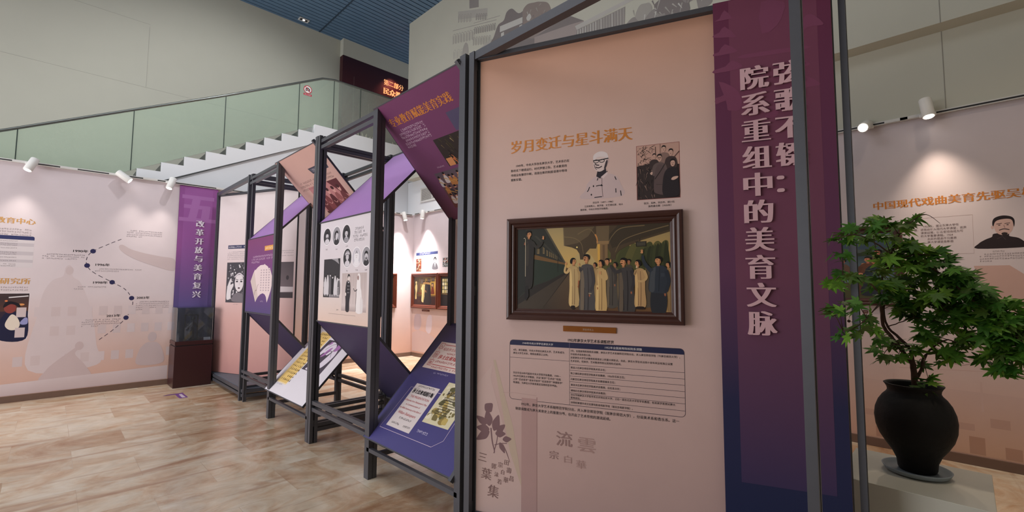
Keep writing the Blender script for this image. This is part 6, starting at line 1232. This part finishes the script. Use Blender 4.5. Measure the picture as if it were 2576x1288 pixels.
def lm(name, c, c2):
    m = mat(name, c, .5, 0, .35); nt = m.node_tree; b = nt.nodes['Principled BSDF']
    a = nt.nodes.new('ShaderNodeAttribute'); a.attribute_name = 'Col'; nt.links.new(a.outputs['Color'], b.inputs['Base Color'])
    tr = nt.nodes.new('ShaderNodeBsdfTranslucent'); nt.links.new(a.outputs['Color'], tr.inputs[0])
    mx = nt.nodes.new('ShaderNodeMixShader'); mx.inputs[0].default_value = .3
    out = nt.nodes['Material Output']; nt.links.new(b.outputs[0], mx.inputs[1]); nt.links.new(tr.outputs[0], mx.inputs[2]); nt.links.new(mx.outputs[0], out.inputs[0]); return m
LEAF = lm('maple_leaf', rgb(70, 120, 40), None)
rr = random.Random(12)
trunk = MB()
for nm, (pts, r0, r1) in zip(range(99), BR):
    n = len(pts); P = []
    for i in range(n - 1):
        for j in range(4):
            t = j / 4; q = [Vector(pts[min(max(i + d, 0), n - 1)]) for d in (-1, 0, 1, 2)]
            P.append(.5 * (2 * q[1] + (q[2] - q[0]) * t + (2 * q[0] - 5 * q[1] + 4 * q[2] - q[3]) * t * t + (3 * q[1] - q[0] - 3 * q[2] + q[3]) * t ** 3) + Vector((rr.uniform(-1, 1), rr.uniform(-1, 1), rr.uniform(-1, 1))) * .0015)
    P.append(Vector(pts[-1])); m_ = len(P) - 1
    mb = MB(); mb.tube(P, [max(r0 + (r1 - r0) * (k / m_), .0012) * .62 for k in range(m_ + 1)], 9); mb.build('trunk' if nm == 0 else 'branch', M['bark'], mp_)
LOBES = [(-128, .42, .11), (-86, .66, .13), (-43, .88, .15), (0, 1.0, .16), (43, .88, .15), (86, .66, .13), (128, .42, .11)]
def maple(mb, base, axis, nrm, s, c):
    """seven-lobed leaf with toothed lobes, slightly cupped"""
    axis = axis.normalized(); side = nrm.cross(axis).normalized(); nrm = axis.cross(side)
    cup = rr.uniform(.02, .16); o = base + axis * s * .22
    def P(x, y, dz=0): return o + axis * (x * s) + side * (y * s) - nrm * (s * cup * (x * x + y * y)) + nrm * dz
    for a, L, w in LOBES:
        t = R_(a); cx, sx = math.cos(t), math.sin(t); L *= rr.uniform(.9, 1.08)
        q = lambda x, y: P(x * cx - y * sx, x * sx + y * cx)
        mid = [q(0, 0), q(L * .5, 0), q(L, 0)]
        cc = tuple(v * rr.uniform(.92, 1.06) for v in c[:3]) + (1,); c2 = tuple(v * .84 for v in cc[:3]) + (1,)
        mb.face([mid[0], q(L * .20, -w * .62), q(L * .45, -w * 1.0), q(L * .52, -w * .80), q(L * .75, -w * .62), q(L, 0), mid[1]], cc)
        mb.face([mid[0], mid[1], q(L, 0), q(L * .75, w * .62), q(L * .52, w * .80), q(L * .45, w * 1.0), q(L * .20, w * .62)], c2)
    e = (base - o); mb.face([base - side * s * .012, base + side * s * .012, o + side * s * .012, o - side * s * .012], tuple(v * .6 for v in c[:3]) + (1,))
GREENS = [rgb(108, 158, 52), rgb(90, 142, 46), rgb(74, 124, 42), rgb(64, 112, 40), rgb(122, 168, 58), rgb(84, 112, 44)]
fol = MB(); tw = MB()
bp = [Vector(p) for pts, _, _ in BR[1:] for p in pts]
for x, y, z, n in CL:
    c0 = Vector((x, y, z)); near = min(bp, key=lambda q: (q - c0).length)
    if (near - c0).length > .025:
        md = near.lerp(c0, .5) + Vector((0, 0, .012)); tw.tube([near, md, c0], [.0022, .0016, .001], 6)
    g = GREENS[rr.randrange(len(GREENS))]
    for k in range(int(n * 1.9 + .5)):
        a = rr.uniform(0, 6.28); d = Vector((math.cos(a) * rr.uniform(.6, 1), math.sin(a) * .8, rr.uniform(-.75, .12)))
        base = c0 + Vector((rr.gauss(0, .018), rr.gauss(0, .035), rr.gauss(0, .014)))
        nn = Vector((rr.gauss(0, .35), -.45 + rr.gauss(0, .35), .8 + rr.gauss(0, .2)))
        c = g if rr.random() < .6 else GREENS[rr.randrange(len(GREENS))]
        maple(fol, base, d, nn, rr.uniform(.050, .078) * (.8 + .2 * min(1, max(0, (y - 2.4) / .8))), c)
tw.build('twigs', M['bark'], mp_)
fol.build('foliage', LEAF, mp_)
for px_, pz_ in ((-.490, 1.392), (-.468, 1.388)):
    mb = MB(); mb.lathe([(0, 0), (.007, .003), (.009, .009), (.006, .015), (0, .018)], (px_, 3.27, pz_ - .03), 10); mb.tube([(px_, 3.27, pz_ - .014), (px_ + .01, 3.27, pz_ + .03)], .0008, 5); mb.build('seed_pod', M['bark'], mp_)
